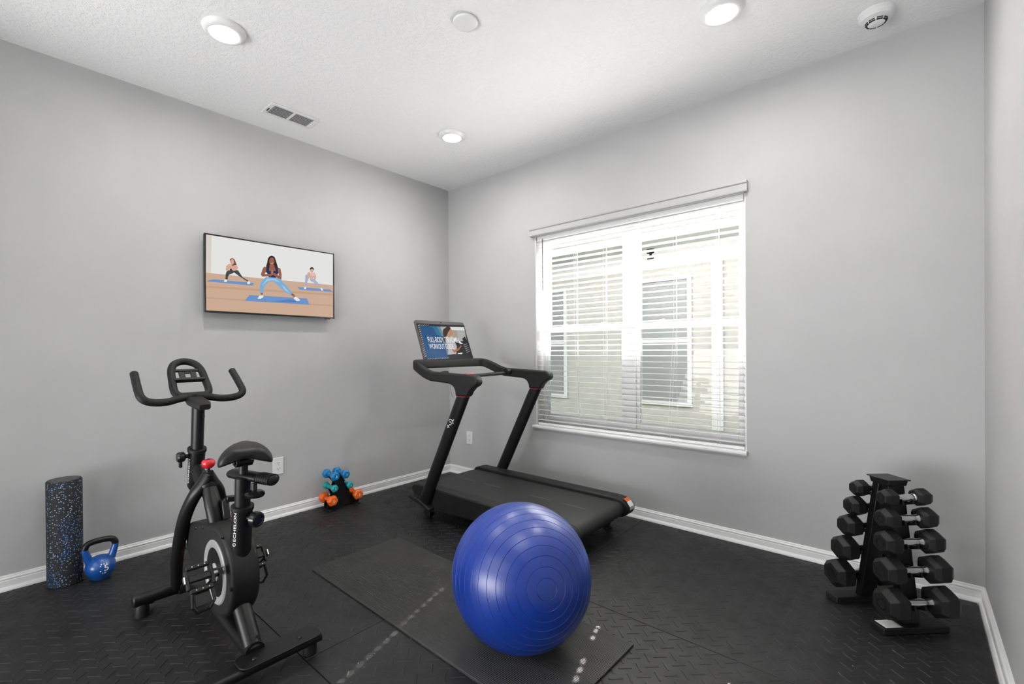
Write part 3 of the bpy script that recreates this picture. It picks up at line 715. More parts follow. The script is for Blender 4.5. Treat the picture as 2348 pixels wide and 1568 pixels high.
m = MB(); m.box(.958, .990, YC-.235, YC-.145, 1.003, 1.006); m.build('control_panel', M['black_gloss'], sb, bevel=.001)
for s in (-1, 1):
    y = YC + s*.357
    m = MB(); m.lathe([(0, .052), (.010, .052), (.012, .049), (.022, .049), (.026, .046), (.027, .020), (.024, 0), (0, 0)], (1.0, y, 1.012), (0, -s, 0), 28); m.build('control_knob', M['black_rub'], tm, angle=30)
m = MB(); m.lathe([(0, 0), (.007, 0), (.009, .010), (.009, .022), (.004, .030), (0, .030)], (.975, YC-.235, .948), (0, 0, 1), 16); sk = m.build('safety_key', M['red'], tm)
m = MB(); m.tube(smooth_path([(.975, YC-.235, .978), (.978, YC-.255, .970), (.99, YC-.27, .93), (1.02, YC-.29, .88), (1.06, YC-.31, .86)], 4), .0012, 6); m.build('key_cord', M['black'], sk)
m = MB(); m.cyl((.972, YC-.235, .972), (.972, YC-.235, .992), .004, 10); m.build('key_socket', M['black'], tm)
# screen
SB = Vector((.700, YC+.010, 1.100)); SV = Vector((-.12, 0, .305)).normalized(); SU = Vector((0, 1, 0)); SN = SU.cross(SV)
sfn = lambda a, b, c: SB + SU*a + SV*b + SN*c
m = MB(); m.prism([(x, y+.168) for x, y in rrect(.256, .168, .014)], sfn, -.024, -.001); scr = m.build('screen', mat('satin_grey_bezel', (.09,.09,.09), .35), tm, bevel=.004)
m = MB(); m.prism([(x, y+.155) for x, y in rrect(.251, .1515, .006)], sfn, -.0012, .0004); m.build('screen_glass', M['black_gloss'], scr, smooth=False)
picture('screen_picture', TSP, PC, lambda a, b, k: sfn(a/1000, b/1000-.001, .0006+k), scr, lift=.0001)
def tline(body, x0, x1, z0, z1):
    lettering('screen_lettering', body, lambda a, b: sfn((x0+x1)/2+a*(x1-x0), (z0+z1)/2+b*(z1-z0), .0026), PC['lettering'], scr, .004)
tline('FULL-BODY TREADMILL', -.184, .150, .150, .196); tline('WORKOUT GUIDE', -.187, .064, .097, .139)
m = MB(); m.prism([(x, y+.322) for x, y in rrect(.011, .0035, .002)], sfn, -.0012, .0004); m.build('webcam', M['dark_slot'], scr, smooth=False)
m = MB(); m.sweep([(.690, YC, 1.085), (.665, YC, 1.13), (.625, YC, 1.22)], rrect(.05, .010, .004), (1, 0, .3)); m.build('screen_bracket', M['black'], tm)

# ================================================================== EXERCISE BIKE  (local: +x forward, +y left, z up)
bk = thing('exercise_bike', 'black stationary exercise bike with red resistance knob facing the television', 'exercise bike', (1.600, -2.430, 0), PI)
def B(m, name, mt, parent=None, **k):
    # parts carry the bike's local coordinates; their parents below it have no transform
    return m.build(name, M[mt] if isinstance(mt, str) else mt, parent or bk, world=False, **k)
# rear stabiliser
m = MB(); m.sweep([(-.005, -.225, .060), (-.005, .225, .060)], rrect(.036, .017, .014)); rs = B(m, 'rear_stabilizer', 'black', bevel=.004)
m = MB(); m.prism([(x, y-.075) for x, y in rrect(.049, .150, .035, 6)], lambda a, b, c: (a-.005, b, c), .077, .084); B(m, 'mount_plate', 'black', rs, bevel=.002)
for y in (-.145, .020):
    m = MB(); m.lathe([(0, .006), (.006, .006), (.009, .002), (.009, 0), (0, 0)], (-.015, y, .084), (0,0,1), 14); B(m, 'bolt', 'black_gloss', rs)
for y in (-.19, .19):
    m = MB(); m.lathe([(0, 0), (.026, 0), (.026, .030), (.020, .044), (0, .044)], (-.005, y, .0016), (0,0,1), 20); B(m, 'foot_pad', 'black_rub', rs)
# front stabiliser with wheels
m = MB(); m.cyl((.80, -.225, .078), (.80, .225, .078), .0285, 24); fs_ = B(m, 'front_stabilizer', 'black', bevel=.006)
m = MB(); m.cyl((.80, -.055, .078), (.80, .055, .078), .035, 24); B(m, 'center_sleeve', 'black_matte', fs_, bevel=.004)
for y in (-.19, .19):
    m = MB(); m.lathe([(0, 0), (.027, 0), (.027, .035), (.02, .055), (0, .055)], (.80, y, .0016), (0,0,1), 20); B(m, 'foot_pad', 'black_rub', fs_)
    m = MB(); m.cyl((.865, y-.045-.012, .045), (.865, y-.045+.014, .045), .030, 24); B(m, 'transport_wheel', 'black_rub', fs_, bevel=.004)
    m = MB(); m.box(.81, .872, y-.045+.014, y-.045+.020, .035, .075); B(m, 'wheel_bracket', 'black', fs_, bevel=.002)
# low frame beam and rear leg
m = MB(); m.sweep(smooth_path([(.80, 0, .082), (.66, 0, .100), (.50, 0, .112), (.32, 0, .100), (.16, 0, .088), (.03, 0, .086)], 4), ellipse(.034, .028, 16)); B(m, 'frame_beam', 'black', angle=60)
m = MB(); m.tube([(.050, 0, .082), (.075, 0, .115), (.215, 0, .262)], [.031, .032, .034], 20); rl = B(m, 'rear_leg', 'black', angle=60)
m = MB(); m.lathe([(0, .010), (.008, .010), (.008, .004), (.013, .004), (.013, 0), (0, 0)], (.052, -.012, .118), (-.72, -.1, .30), 16); B(m, 'leg_bolt', 'black_gloss', rl)
# drive housing: a big round cover that runs forward into a smaller nose
def hull(c1, r1, c2, r2, n=14):
    P = []; (x1, z1), (x2, z2) = c1, c2; d = math.hypot(x2-x1, z2-z1); a = math.atan2(z2-z1, x2-x1); q = math.acos((r1-r2)/d)
    for k in range(2*n+1): t = a+q+(2*PI-2*q)*k/(2*n); P.append((x1+r1*math.cos(t), z1+r1*math.sin(t)))
    for k in range(n+1): t = a-q+2*q*k/n; P.append((x2+r2*math.cos(t), z2+r2*math.sin(t)))
    return P
CX, CZ = .275, .315
m = MB(); m.prism(hull((CX, CZ), .172, (.585, .345), .085), lambda a, b, c: (a, c, b), -.052, .052); dh = B(m, 'drive_housing', 'black_matte', bevel=.014, seg=3)
ax_ = lambda s: (0, s, 0)
for s in (1, -1):
    m = MB(); m.lathe([(.093, 0), (.093, .006), (.098, .009), (.119, .009), (.123, .005), (.123, 0)], (CX, s*.050, CZ), ax_(s), 48, ring=True); B(m, 'silver_ring', 'silver', dh, angle=40)
    m = MB(); m.lathe([(0, .004), (.093, .004), (.093, 0), (0, 0)], (CX, s*.050, CZ), ax_(s), 40); B(m, 'inner_disc', 'black', dh)
    m = MB(); m.lathe([(0, .022), (.016, .022), (.026, .010), (.034, .004), (.034, 0), (0, 0)], (CX, s*.052, CZ), ax_(s), 24); B(m, 'crank_hub', 'silver', dh)
for (x, z) in ((.20, .47), (.115, .30), (.43, .45), (.52, .425)):
    m = MB(); m.lathe([(0, .0025), (.006, .0025), (.008, 0), (0, 0)], (x, .052, z), ax_(1), 12); B(m, 'housing_screw', 'black_gloss', dh)
# flywheel beside the housing on the far side
m = MB(); m.lathe([(0, 0), (.150, 0), (.165, .004), (.165, .020), (.150, .024), (0, .024)], (.545, -.092, .270), ax_(1), 56); fwl = B(m, 'flywheel', 'steel', angle=30)
m = MB(); m.lathe([(.120, 0), (.120, .002), (.146, .002), (.146, 0)], (.545, -.0685, .270), ax_(1), 56, ring=True); B(m, 'red_stripe', 'red_trim', fwl)
m = MB(); m.lathe([(.1655, 0), (.1655, .008), (.1675, .008), (.1675, 0)], (.545, -.084, .270), ax_(1), 56, ring=True); B(m, 'rim_stripe', 'red_trim', fwl)
# cranks and caged pedals
def crank(s, ex, ez):
    y = s*.082; c = Vector((CX, y, CZ)); e = Vector((ex, y, ez)); d = (e-c).normalized(); w = Vector((d.z, 0, -d.x))
    m = MB(); m.sweep([c-d*.018, c, c+(e-c)*.5, e, e+d*.012], lambda i: rrect(*( (.013,.007,.005) if i in (0,4) else (.016,.0075,.005) )), (0, 1, 0)); cr_ = B(m, 'crank_arm', 'black_gloss', angle=40)
    m = MB(); m.cyl(e-Vector((0, .012*s, 0)), e+Vector((0, .022*s, 0)), .0085, 14); B(m, 'pedal_axle', 'steel', cr_)
    pd_ = []
    tilt = Vector((.62, 0, .78)).normalized(); nv = Vector((-tilt.z, 0, tilt.x))
    if nv.z < 0: nv = -nv
    O = e + Vector((0, s*.064, 0))
    ff = lambda a, b, c: O + tilt*a + Vector((0, s*b, 0)) + nv*c
    m = MB()
    outer = [(-.048, -.030), (-.036, -.044), (.036, -.044), (.048, -.030), (.048, .030), (.034, .046), (-.034, .046), (-.048, .030)]
    # frame of bars round two windows
    def bar(a0, a1, b0, b1): m.prism([(a0, b0), (a1, b0), (a1, b1), (a0, b1)], ff, -.010, .010)
    bar(-.048, -.034, -.036, .038); bar(.034, .048, -.036, .038); bar(-.034, .034, -.044, -.034); bar(-.034, .034, .036, .046); bar(-.010, .010, -.034, .036)
    pb = B(m, 'pedal', 'black_matte', bevel=.003)
    m = MB()
    for a_ in (-.041, .041):
        for b_ in (-.02, 0, .02): m.prism([(a_+x, b_+y_) for x, y_ in ellipse(.0022, .0022, 6)], ff, .010, .0125)
    B(m, 'grip_pins', 'steel', pb)
    # toe cage: front hoop, side stays and a strap
    m = MB()
    m.tube([ff(-.044, -.03, -.002), ff(-.085, -.034, -.012), ff(-.104, -.020, -.030), ff(-.106, .020, -.034), ff(-.088, .036, -.014), ff(-.044, .032, -.002)], .0055, 8)
    m.prism([(-.040, -.022), (-.092, -.026), (-.092, .026), (-.040, .022)], ff, -.014, -.008)
    B(m, 'toe_cage', 'black_gloss', pb)
    m = MB(); m.sweep(smooth_path([ff(-.005, -.047, .006), ff(-.010, -.046, -.022), ff(-.02, -.028, -.046), ff(-.022, 0, -.052), ff(-.02, .028, -.046), ff(-.010, .048, -.022), ff(-.005, .049, .006)], 3), rrect(.0095, .0014, .001, 2), tuple(tilt)); B(m, 'toe_strap', 'black_rub', pb)
    m = MB(); m.prism([(-.012, .049), (.012, .049), (.012, .054), (-.012, .054)], ff, .004, .020); B(m, 'strap_buckle', 'steel', pb)
crank(1, .135, .372); crank(-1, .415, .265)
# wishbone fork, centre spine, crown
for s in (1, -1):
    m = MB(); pth = smooth_path([(.525, 0, .648), (.530, s*.018, .610), (.552, s*.048, .555), (.600, s*.068, .470), (.655, s*.076, .360), (.705, s*.078, .230), (.745, s*.070, .120), (.790, s*.055, .085)], 4)
    m.sweep(pth, lambda i: ellipse(.020+.006*math.sin(PI*i/28), .034-.013*i/28, 16), (.8, 0, .5)); B(m, 'fork_leg', 'black', angle=70)
m = MB(); m.sweep(smooth_path([(.540, 0, .615), (.495, 0, .555), (.455, 0, .490), (.430, 0, .420)], 4), lambda i: ellipse(.024+.008*math.sin(PI*min(i, 12)/12), .030, 16), (.8, 0, .4)); B(m, 'frame_spine', 'black', angle=70)
m = MB(); m.lathe([(0, .060), (.012, .060), (.013, .050), (.018, .040), (.026, .022), (.038, 0), (.030, -.03), (0, -.04)], (.526, 0, .600), (0,0,1), 24); B(m, 'crown', 'black', angle=60)
# small bracket and lever on the spine
m = MB(); m.obox((.430, -.034, .505), ((1, 0, 0), (0, 1, 0), (.3, 0, 1)), (.018, .014, .040)); m.obox((.425, -.060, .545), ((1, 0, 0), (0, 1, .15), (0, 0, 1)), (.014, .024, .012)); B(m, 'brake_bracket', 'black_gloss', bevel=.004)
m = MB(); m.cyl((.432, -.040, .470), (.436, -.052, .415), .0045, 10); B(m, 'brake_rod', 'steel')
# resistance knob
m = MB(); m.lathe([(0, 0), (.0065, 0), (.0065, .016), (.010, .018), (.010, -.004), (0, -.004)][:4] + [(0, .018)], (.526, 0, .657), (0,0,1), 16); ks = B(m, 'knob_stem', 'black')
m = MB(); m.lathe([(0, 0), (.016, 0), (.024, .009), (.0268, .019), (.0258, .029), (.020, .0355), (.010, .038), (0, .0385)], (.526, 0, .672), (0,0,1), 32); rk = B(m, 'resistance_knob', 'red', angle=60)
m = MB(); kz = .7106
m.tube([(.526+.0125*math.cos(q), .0125*math.sin(q), kz-.0012) for q in [PI*(.35+1.65*k/14) for k in range(15)]], .0012, 6); m.tube([(.526, -.006, kz), (.526, .006, kz)], .0011, 6)
m.tube([(.526+.006*math.cos(q), .006*math.sin(q), kz-.0003) for q in [PI*(.5+1.4*k/10) for k in range(11)]], .0011, 6); B(m, 'knob_emblem', 'black', rk)
# head tube, strut, post
hb = Vector((.720, 0, .545)); ht = Vector((.681, 0, .735)); hu = (ht-hb).normalized()
m = MB(); m.sweep([hb, hb+hu*.015, ht], lambda i: ellipse(*((.024, .030), (.031, .040), (.034, .040))[i], 22), (1, 0, 0)); hd_ = B(m, 'head_tube', 'black', angle=50)
m = MB(); m.sweep([ht-hu*.012, ht+hu*.004], ellipse(.038, .044, 22), (1, 0, 0)); B(m, 'head_collar', 'black_rub', hd_, bevel=.002)
m = MB(); m.sweep(smooth_path([(.700, 0, .655), (.640, 0, .610), (.560, 0, .575), (.500, 0, .560)], 4), ellipse(.026, .040, 16)); B(m, 'neck_strut', 'black', angle=60)
lettering('head_lettering', 'CONNECT', lambda a, b: hb + hu*(.095+a*.120) + Vector((-.0405*math.cos(1.25+b*.26), .0345*math.sin(1.25+b*.26), 0)), M['white_ink'], hd_, .01, world=False)
m = MB(); m.lathe([(0, .052), (.018, .052), (.023, .046), (.023, .026), (.016, .020), (.009, .018), (.009, 0), (0, 0)], (.690, .026, .705), (0, 1, 0), 20); B(m, 'height_lever', 'black_gloss', hd_)
m = MB(); m.obox((.690, .064, .690), ((1,0,0), (0,1,0), (0,0,1)), (.010, .006, .032)); B(m, 'lever_arm', 'black_gloss', hd_, bevel=.003)
m = MB(); m.sweep([ht, (.655, 0, .945)], ellipse(.0255, .032, 22), (1, 0, 0)); hp = B(m, 'handlebar_post', 'black', angle=50)
m = MB(); m.obox((.630, -.012, .890), ((1,0,-.4), (0,1,0), (.4,0,1)), (.006, .004, .010)); B(m, 'cable_clip', 'black', hp)
# stem block and handlebars with the tablet loop
m = MB(); m.sweep([(.560, 0, .934), (.600, 0, .940), (.70, 0, .952), (.745, 0, .958)], lambda i: rrect(*((.022, .012, .010), (.034, .018, .014), (.036, .020, .014), (.030, .018, .014))[i])); B(m, 'stem_block', 'black_matte', angle=60)
m = MB(); hbar = []
for s in (1, -1): m.tube(smooth_path([(.722, s*.012, .972), (.712, s*.060, .966), (.700, s*.105, .957), (.692, s*.150, .957), (.690, s*.186, .966), (.700, s*.205, .985), (.745, s*.207, 1.018), (.835, s*.203, 1.082)], 5), .0165, 16)
hbr = B(m, 'handlebar', 'foam_grip', angle=70)
m = MB(); lp = [(.722, -.02, .975), (.728, -.054, .978), (.748, -.070, .996), (.790, -.068, 1.042), (.832, -.062, 1.090), (.862, -.042, 1.120), (.874, 0, 1.132)]
lp = lp + [(x, -y, z) for x, y, z in lp[:-1][::-1]]
m.tube(smooth_path(lp, 4), .0165, 14); m.cyl((.724, -.06, .976), (.724, .06, .976), .0165, 14); B(m, 'tablet_loop', 'foam_grip', hbr, angle=70)
sh = Vector((.80, 0, 1.055)); su = Vector((.66, 0, .75)).normalized(); sn = Vector((-su.z, 0, su.x)); s2_ = lambda a, b, c: sh + Vector((0, a, 0)) + su*b + sn*c
m = MB()
m.prism([(-.060, .038), (.060, .038), (.060, .052), (-.060, .052)], s2_, -.004, .006)
m.prism([(-.036, -.012), (-.011, -.012), (-.011, .038), (-.036, .038)], s2_, -.003, .004); m.prism([(.011, -.012), (.036, -.012), (.036, .038), (.011, .038)], s2_, -.003, .004)
m.prism([(-.011, .026), (.011, .026), (.011, .038), (-.011, .038)], s2_, -.003, .004); m.prism([(-.011, -.012), (.011, -.012), (.011, .002), (-.011, .002)], s2_, -.003, .004)
B(m, 'tablet_rest', 'black_matte', hbr, bevel=.002)
m = MB(); m.prism([(-.062, -.026), (.062, -.026), (.066, -.012), (-.066, -.012)], s2_, -.004, .020); B(m, 'tablet_ledge', 'black_matte', hbr, bevel=.003)
# seat tube, post, slider and saddle
sb0 = Vector((.163, 0, .395)); st0 = Vector((.139, 0, .590)); sdir = (st0-sb0).normalized()
m = MB(); m.tube([sb0-sdir*.03, st0], .0365, 26); stb = B(m, 'seat_tube', 'black', angle=50)
m = MB(); m.tube([sb0-sdir*.006, sb0+sdir*.001], .0372, 26); B(m, 'tube_ring', 'silver', stb)
m = MB(); m.tube([st0-sdir*.012, st0+sdir*.004], .0405, 26); B(m, 'seat_collar', 'black_rub', stb, bevel=.002)
lettering('tube_lettering', 'ECHELON', lambda a, b: sb0 + sdir*(.126+a*.112) + Vector((-math.cos(1.02+b*.30)*.0370, math.sin(1.02+b*.30)*.0370, 0)), M['white_ink'], stb, .01, world=False)
m = MB(); eo = sb0+sdir*.058; tq = 1.02
m.tube([eo + sdir*.0055*math.sin(q) + Vector((-math.cos(tq+.0055*math.cos(q)/.037)*.0370, math.sin(tq+.0055*math.cos(q)/.037)*.0370, 0)) for q in [2*PI*k/14 for k in range(14)]], .0014, 6, closed=True)
B(m, 'tube_emblem', 'white_ink', stb)
m = MB(); m.lathe([(0, .050), (.018, .050), (.020, .053), (.027, .051), (.029, .044), (.029, .030), (.022, .024), (.012, .020), (.012, 0), (0, 0)], (.112, -.012, .548), (-.93, -.34, 0), 24); B(m, 'seat_knob', 'black_gloss', stb, angle=30)
m = MB(); m.tube([st0, (.132, 0, .700)], .0275, 22); B(m, 'seat_post', 'black', angle=50)
sA = Vector((.225, .008, .703)); sB = Vector((.015, -.068, .697)); sq = (sB-sA).normalized(); sLn = (sB-sA).length; sP = lambda t: sA + sq*t
m = MB(); m.sweep([sP(0), sP(.012), sP(.12), sP(.155)], lambda i: ellipse(.024 if i == 0 else .030, .014 if i == 0 else .0185, 18)); sl = B(m, 'seat_slider', 'black', angle=50)
m = MB(); m.sweep([sP(.150), sP(sLn-.01), sP(sLn)], lambda i: ellipse(.028 if i < 2 else .018, .020 if i < 2 else .012, 18)); ge = B(m, 'slider_grip', 'foam_grip', sl, angle=50)
for k in range(6):
    t0 = .160+.0105*k; m = MB(); m.sweep([sP(t0), sP(t0+.005)], ellipse(.0295, .0215, 18)); B(m, 'grip_rib', 'foam_grip', ge)
m = MB(); m.cyl((.055, -.012, .690), (.055, -.012, .655), .010, 14); m.lathe([(0, 0), (.030, 0), (.034, .006), (.034, .014), (.026, .020), (0, .020)], (.050, -.012, .642), (0,0,1), 20); B(m, 'slider_knob', 'black_gloss', sl)
m = MB(); m.cyl((.125, 0, .715), (.125, 0, .765), .016, 18); m.cyl((.125, -.030, .762), (.125, .030, .762), .019, 16); m.cyl((.125, -.036, .762), (.125, -.030, .762), .010, 12); m.cyl((.125, .030, .762), (.125, .036, .762), .010, 12); B(m, 'saddle_clamp', 'black', bevel=.002)
def yaw_s(p, a=-.33):
    x, y = p[0]-.105, p[1]; return (.105+x*math.cos(a)-y*math.sin(a), x*math.sin(a)+y*math.cos(a), p[2])
m = MB()
for s in (1, -1): m.tube(smooth_path([yaw_s(p) for p in ((.045, s*.040, .800), (.07, s*.026, .780), (.12, s*.022, .772), (.19, s*.020, .776), (.235, s*.010, .796))], 4), .0045, 8)
B(m, 'saddle_rails', 'steel')
secs = [(.010, .066, .802, .020), (.016, .082, .803, .032), (.040, .092, .804, .040), (.075, .091, .806, .040), (.110, .078, .808, .034), (.150, .054, .811, .028), (.190, .036, .808, .022), (.235, .026, .806, .019), (.265, .021, .804, .016), (.278, .012, .800, .010)]
rings = []
for x, hw, z, hh in secs:
    rg = []
    for k in range(24):
        a = 2*PI*k/24; cx, sz = math.cos(a), math.sin(a); sg = lambda q: 1 if q >= 0 else -1
        y = hw*(abs(cx)**.7)*sg(cx); zz = hh*(abs(sz)**.7)*sg(sz)*(.78 if sz > 0 else .70); w_ = min(1, max(0, (.22-x)/.10))
        droop = -.030*(abs(y)/.090)**3.2*w_; dip = -.005*math.exp(-(y/.014)**2)*w_ if sz > 0 else 0
        arch = .016*math.exp(-(y/.030)**2)*w_ if sz < 0 else 0
        rg.append((x, y, z + zz + droop + dip + arch))
    rings.append(rg)
rings = [[yaw_s(p) for p in rg] for rg in rings]
m = MB(); m.loft(rings); sd_ = B(m, 'saddle', 'leather', angle=80)
ss = sd_.modifiers.new('smooth', 'SUBSURF'); ss.levels = 1; ss.render_levels = 2

# ================================================================== KETTLEBELL AND FOAM ROLLER
kx, ky = .205, -2.682
kb = thing('kettlebell', 'blue vinyl kettlebell marked 15 LB beside the foam roller', 'kettlebell', (kx, ky, .0016))
R_ = .062; prof = [(0, 0), (.036, 0), (.042, .004)]
for k in range(1, 18):
    a = -PI/2 + PI*(.22 + .74*k/17.0); prof.append((R_*math.cos(a)*1.04, .060+R_*.97*math.sin(a)))
prof += [(0, .060+R_*.97)]
m = MB(); m.lathe(prof, (kx, ky, .0016), (0,0,1), 40); m.build('bell', M['kb_blue'], kb, angle=60)
hz = .0016
HP = smooth_path([(kx, ky-.044, .098), (kx, ky-.055, .132), (kx, ky-.062, .165), (kx, ky-.052, .189), (kx, ky-.025, .198), (kx, ky+.025, .198), (kx, ky+.052, .189), (kx, ky+.062, .165), (kx, ky+.055, .132), (kx, ky+.044, .098)], 4)
n1 = 9
m = MB(); m.tube(HP[:n1+1], [.019-.006*i/n1 for i in range(n1+1)], 16); m.build('handle_horn', M['kb_blue'], kb, angle=70)
m = MB(); m.tube(HP[-n1-1:], [.013+.006*i/n1 for i in range(n1+1)], 16); m.build('handle_horn', M['kb_blue'], kb, angle=70)
m = MB(); m.tube(HP[n1-1:-n1+1], .0150, 16); m.build('handle_grip', M['black'], kb, angle=70)
kd = Vector((.93, .10, 0)).normalized(); kt = Vector((-kd.y, kd.x, 0))
def kfn(zc, h, w):
    def f(a, b):
        th = a*w/R_; z = zc+b*h; rr = R_*1.045*math.sqrt(max(.05, 1-((z-.0616)/(R_*.98))**2))+.0006
        return Vector((kx, ky, z)) + kd*rr*math.cos(th) + kt*rr*math.sin(th)
    return f
lettering('weight_number', '15', kfn(.069, .030, .036), M['white_ink'], kb, .008)
lettering('weight_unit', 'LB', kfn(.045, .010, .016), M['white_ink'], kb, .005)
m = MB(); f_ = kfn(.090, .010, .03)
for a in (-.4, 0, .4): m.add([f_(a-.1, -.3), f_(a+.1, -.3), f_(a, .5)], [(0, 1, 2)])
m.build('crown_mark', M['white_ink'], kb, smooth=False)
rx_, ry_ = .128, -2.812
fr_ = thing('foam_roller', 'black foam roller with blue and white speckles standing on end', 'foam roller', (rx_, ry_, .0016))
RH = .530; RR = .071
m = MB(); m.lathe([(RR-.004, 0), (RR, .004), (RR, RH-.006), (RR-.005, RH)], (rx_, ry_, .0016), (0,0,1), 48)
m.build('roller_body', M['speckle'], fr_, angle=40)
m = MB(); m.lathe([(0, 0), (.060, 0), (.064, -.002), (.064, -.01), (0, -.01)], (rx_, ry_, .0016+RH+.0012), (0,0,1), 40); m.build('roller_end', M['foam_end'], fr_)

# ================================================================== SMALL DUMBBELLS ON THEIR STAND
def hexring(r, n=6, off=PI/6): return [(r*math.cos(2*PI*k/n+off), r*math.sin(2*PI*k/n+off)) for k in range(n)]
def small_dumbbell(mt, hr, hl, num, label, grp):
    t = thing('small_dumbbell', label, 'dumbbell', (0, 0, 0), 0, grp)
    for s in (1, -1):
        m = MB(); rings = []
        for x, q in ((0, .62), (.2, .95), (.75, 1.0), (1.0, .72)): rings.append([(s*(.060-hl/2+hl*x), y*q, z*q) for y, z in hexring(hr, 6, 0)])
        m.loft(rings); h_ = m.build('head', M[mt], t, world=False, bevel=.004, seg=3)
        if s > 0: lettering('weight_number', num, lambda a, b: (.060+hl/2+.0006, a*hr*.30, b*hr*.46), M['white_ink'], h_, .01, world=False)
    m = MB(); m.tube([(-.042, 0, 0), (-.02, 0, 0), (0, 0, 0), (.02, 0, 0), (.042, 0, 0)], [.0125, .0135, .0145, .0135, .0125], 14); m.build('handle', M[mt], t, world=False, angle=60)
    return t
G_ = 'small colourful dumbbells on the low stand'
for mt, hr, hl, num, cn, tier, z, ya, yb in (('d_blue', .036, .046, '3', 'blue', 'top', .256, -1.342, -1.258), ('d_teal', .029, .042, '2', 'teal', 'middle', .168, -1.347, -1.222), ('d_orange', .042, .050, '5', 'orange', 'bottom', .081, -1.364, -1.152)):
    d1 = small_dumbbell(mt, hr, hl, num, '%s hexagonal small dumbbell on the %s tier, bike side of the stand' % (cn, tier), G_); d1.location = (.140, ya, z)
    d2 = copy_tree(d1); d2['label'] = '%s hexagonal small dumbbell on the %s tier, treadmill side of the stand' % (cn, tier); d2.location = (.140, yb, z)
ms = thing('dumbbell_stand', 'small black tiered stand holding coloured dumbbells against the left wall', 'dumbbell stand', (.14, -1.285, .0016))
for x in (.118, .162):
    m = MB()
    P = [(-1.385, .012), (-1.385, .050), (-1.378, .066), (-1.362, .060), (-1.345, .068), (-1.335, .110), (-1.345, .135), (-1.357, .158), (-1.345, .151), (-1.330, .158), (-1.318, .200), (-1.345, .232), (-1.356, .246), (-1.342, .240), (-1.322, .250), (-1.300, .236)]
    Q = [(-1.2850*2-y, z) for y, z in P[::-1]]
    Q = [(-1.258-( -1.258-y)*1.0, z) for y, z in Q]
    # right-hand cradles sit at their own distances
    Q = [(-1.300, .236), (-1.282, .250), (-1.258, .240), (-1.244, .246), (-1.250, .225), (-1.246, .200), (-1.240, .158), (-1.222, .151), (-1.208, .158), (-1.205, .135), (-1.200, .100), (-1.175, .066), (-1.152, .060), (-1.130, .066), (-1.122, .050), (-1.122, .012)]
    poly = P[:-1] + [(-1.300, .236)] + Q[1:]
    m.prism(poly, lambda a, b, c: (c, a, b), x-.003, x+.003); m.build('side_plate', M['black'], ms, bevel=.001)
m = MB(); m.prism([(-1.345, .020), (-1.325, .190), (-1.310, .228), (-1.265, .228), (-1.250, .190), (-1.205, .020)], lambda a, b, c: (c, a, b), .165, .170); m.build('front_panel', M['black_rub'], ms, bevel=.001)
for z in (.020, .105, .195):
    m = MB(); m.box(.121, .159, -1.300-.02, -1.255+.02 if z > .1 else -1.2, z, z+.006); m.build('tie_bar', M['black'], ms, smooth=False)
for y in (-1.365, -1.145):
    m = MB(); m.box(.085, .200, y-.016, y+.016, .0016, .014); m.build('foot', M['black_rub'], ms, bevel=.003)

# ================================================================== BLACK HEX DUMBBELLS ON THE A-FRAME RACK
q_ = math.sqrt(.5)
def rk_pt(a, n): return (q_*(a+n), q_*(a-n))          # a: along the dumbbells, n: towards the room
A0 = 2.000; N0 = 2.590
cxr, cyr = rk_pt(A0, N0)
rack = thing('dumbbell_rack', 'black A-frame dumbbell rack standing in the right corner', 'dumbbell rack', (cxr, cyr, 0), PI/4)
# rack local axes: +x along the dumbbells, +y away from the room (towards the corner)
def RK(m, name, mt, parent=None, **k): return m.build(name, M[mt], parent or rack, world=False, **k)
def post_y(z, side):   # centre line of the two leaning uprights
    f = z/.60
    return (-(.125)*(1-f) - .050*f) if side < 0 else ((.095)*(1-f) - .010*f)
for side in (-1, 1):
    m = MB(); yb = post_y(0, side) + (.020 if side > 0 else 0); m.box(-.142, .142, yb-.034, yb+.034, .0016, .030); bp_ = RK(m, 'base_plate', 'black_rub', bevel=.004)
    m = MB(); m.obox((0, (post_y(.03, side)+post_y(.60, side))/2, .315), ((1, 0, 0), (0, 1, 0), (0, post_y(.60, side)-post_y(.03, side), .57)), (.036, .016, .285)); up_ = RK(m, 'upright', 'black', bevel=.003)
    if side < 0:
        m = MB(); m.box(-.128, -.062, yb-.028, yb+.026, .030, .0306); RK(m, 'white_label', 'white_ink', bp_, smooth=False)
        m = MB(); m.box(-.060, -.055, yb-.028, yb+.026, .030, .0306); RK(m, 'label_bar', 'grey_ink', bp_, smooth=False)
m = MB(); m.prism([(-.072, .582), (.012, .582), (.022, .606), (-.080, .606)], lambda a, b, c: (c*1.0, a, b), -.042, .042); RK(m, 'top_cap', 'black', bevel=.003)
m = MB(); m.box(-.050, .050, -.084, .026, .606, .611); RK(m, 'top_tray', 'black', bevel=.002)
ROW_Z = [.545, .461, .367, .256, .130]; HR = [.034, .041, .047, .054, .061]; HL = [.062, .068, .074, .080, .086]; SPN = [.072, .081, .090, .098, .106]
NAMES = ['topmost', 'second from top', 'third from top', 'fourth from top', 'lowest']
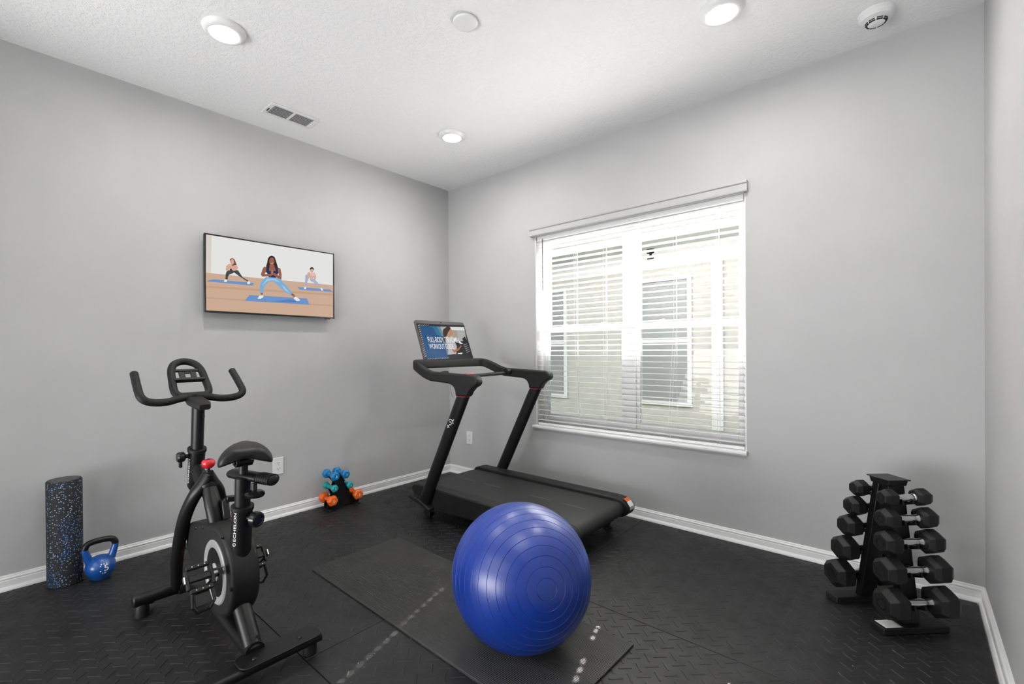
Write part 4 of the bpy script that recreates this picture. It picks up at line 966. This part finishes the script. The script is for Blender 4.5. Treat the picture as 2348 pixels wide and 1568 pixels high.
def hex_dumbbell(k):
    r, l, sp = HR[k], HL[k], SPN[k]
    t = thing('hex_dumbbell', '', 'dumbbell', (0, 0, 0), PI/4, 'black hex dumbbells on the A-frame rack')
    for s in (1, -1):
        m = MB(); rings = []
        for x, q in ((-.5, .72), (-.28, 1.0), (.20, 1.0), (.5, .70)): rings.append([(s*(sp+l*x), y*q, z*q) for y, z in hexring(r*1.10, 6, PI/6)])
        m.loft(rings); h_ = m.build('head', M['black_rub'], t, world=False, smooth=False, bevel=.0015, seg=1)
        m = MB(); m.lathe([(r*.30, 0), (r*.30, .0006), (r*.38, .0006), (r*.38, 0)], (s*(sp+l/2), 0, 0), (s, 0, 0), 24, ring=True); m.build('end_ring', M['black'], h_, world=False)
    e = sp-l*.45; m = MB()
    m.tube([(-e, 0, 0), (-e*.86, 0, 0), (-e*.80, 0, 0), (-e*.55, 0, 0), (0, 0, 0), (e*.55, 0, 0), (e*.80, 0, 0), (e*.86, 0, 0), (e, 0, 0)], [.0165, .0165, .0135, .0140, .0165, .0140, .0135, .0165, .0165], 18)
    m.build('handle', M['chrome'], t, world=False, angle=50)
    return t
for k in range(5):
    z = ROW_Z[k]
    for side in (-1, 1):
        yy = post_y(z, side) + (-.046 if side < 0 else .036)
        m = MB(); hh = z-.0168
        for s in (-1, 1):
            m.prism([(side*.0+yy-side*.040, hh-.030), (yy-side*.040, hh-.002), (yy-side*.016, hh-.004), (yy, hh-.0015), (yy+side*.018, hh+.010), (yy+side*.020, hh-.006), (yy, hh-.014)], lambda a, b, c: (c, a, b), s*.022-.004, s*.022+.004)
        RK(m, 'cradle', 'black', smooth=False)
    d1 = hex_dumbbell(k)
    for side in (-1, 1):
        d = d1 if side < 0 else copy_tree(d1)
        yy = post_y(z, side) + (-.046 if side < 0 else .036)
        off = Vector((0, yy, 0)); off.rotate(Matrix.Rotation(PI/4, 3, 'Z'))
        d.location = (cxr+off.x, cyr+off.y, z)
        d['label'] = 'black hex dumbbell, %s on the %s of the A-frame rack' % (NAMES[k], 'room side' if side < 0 else 'corner side')
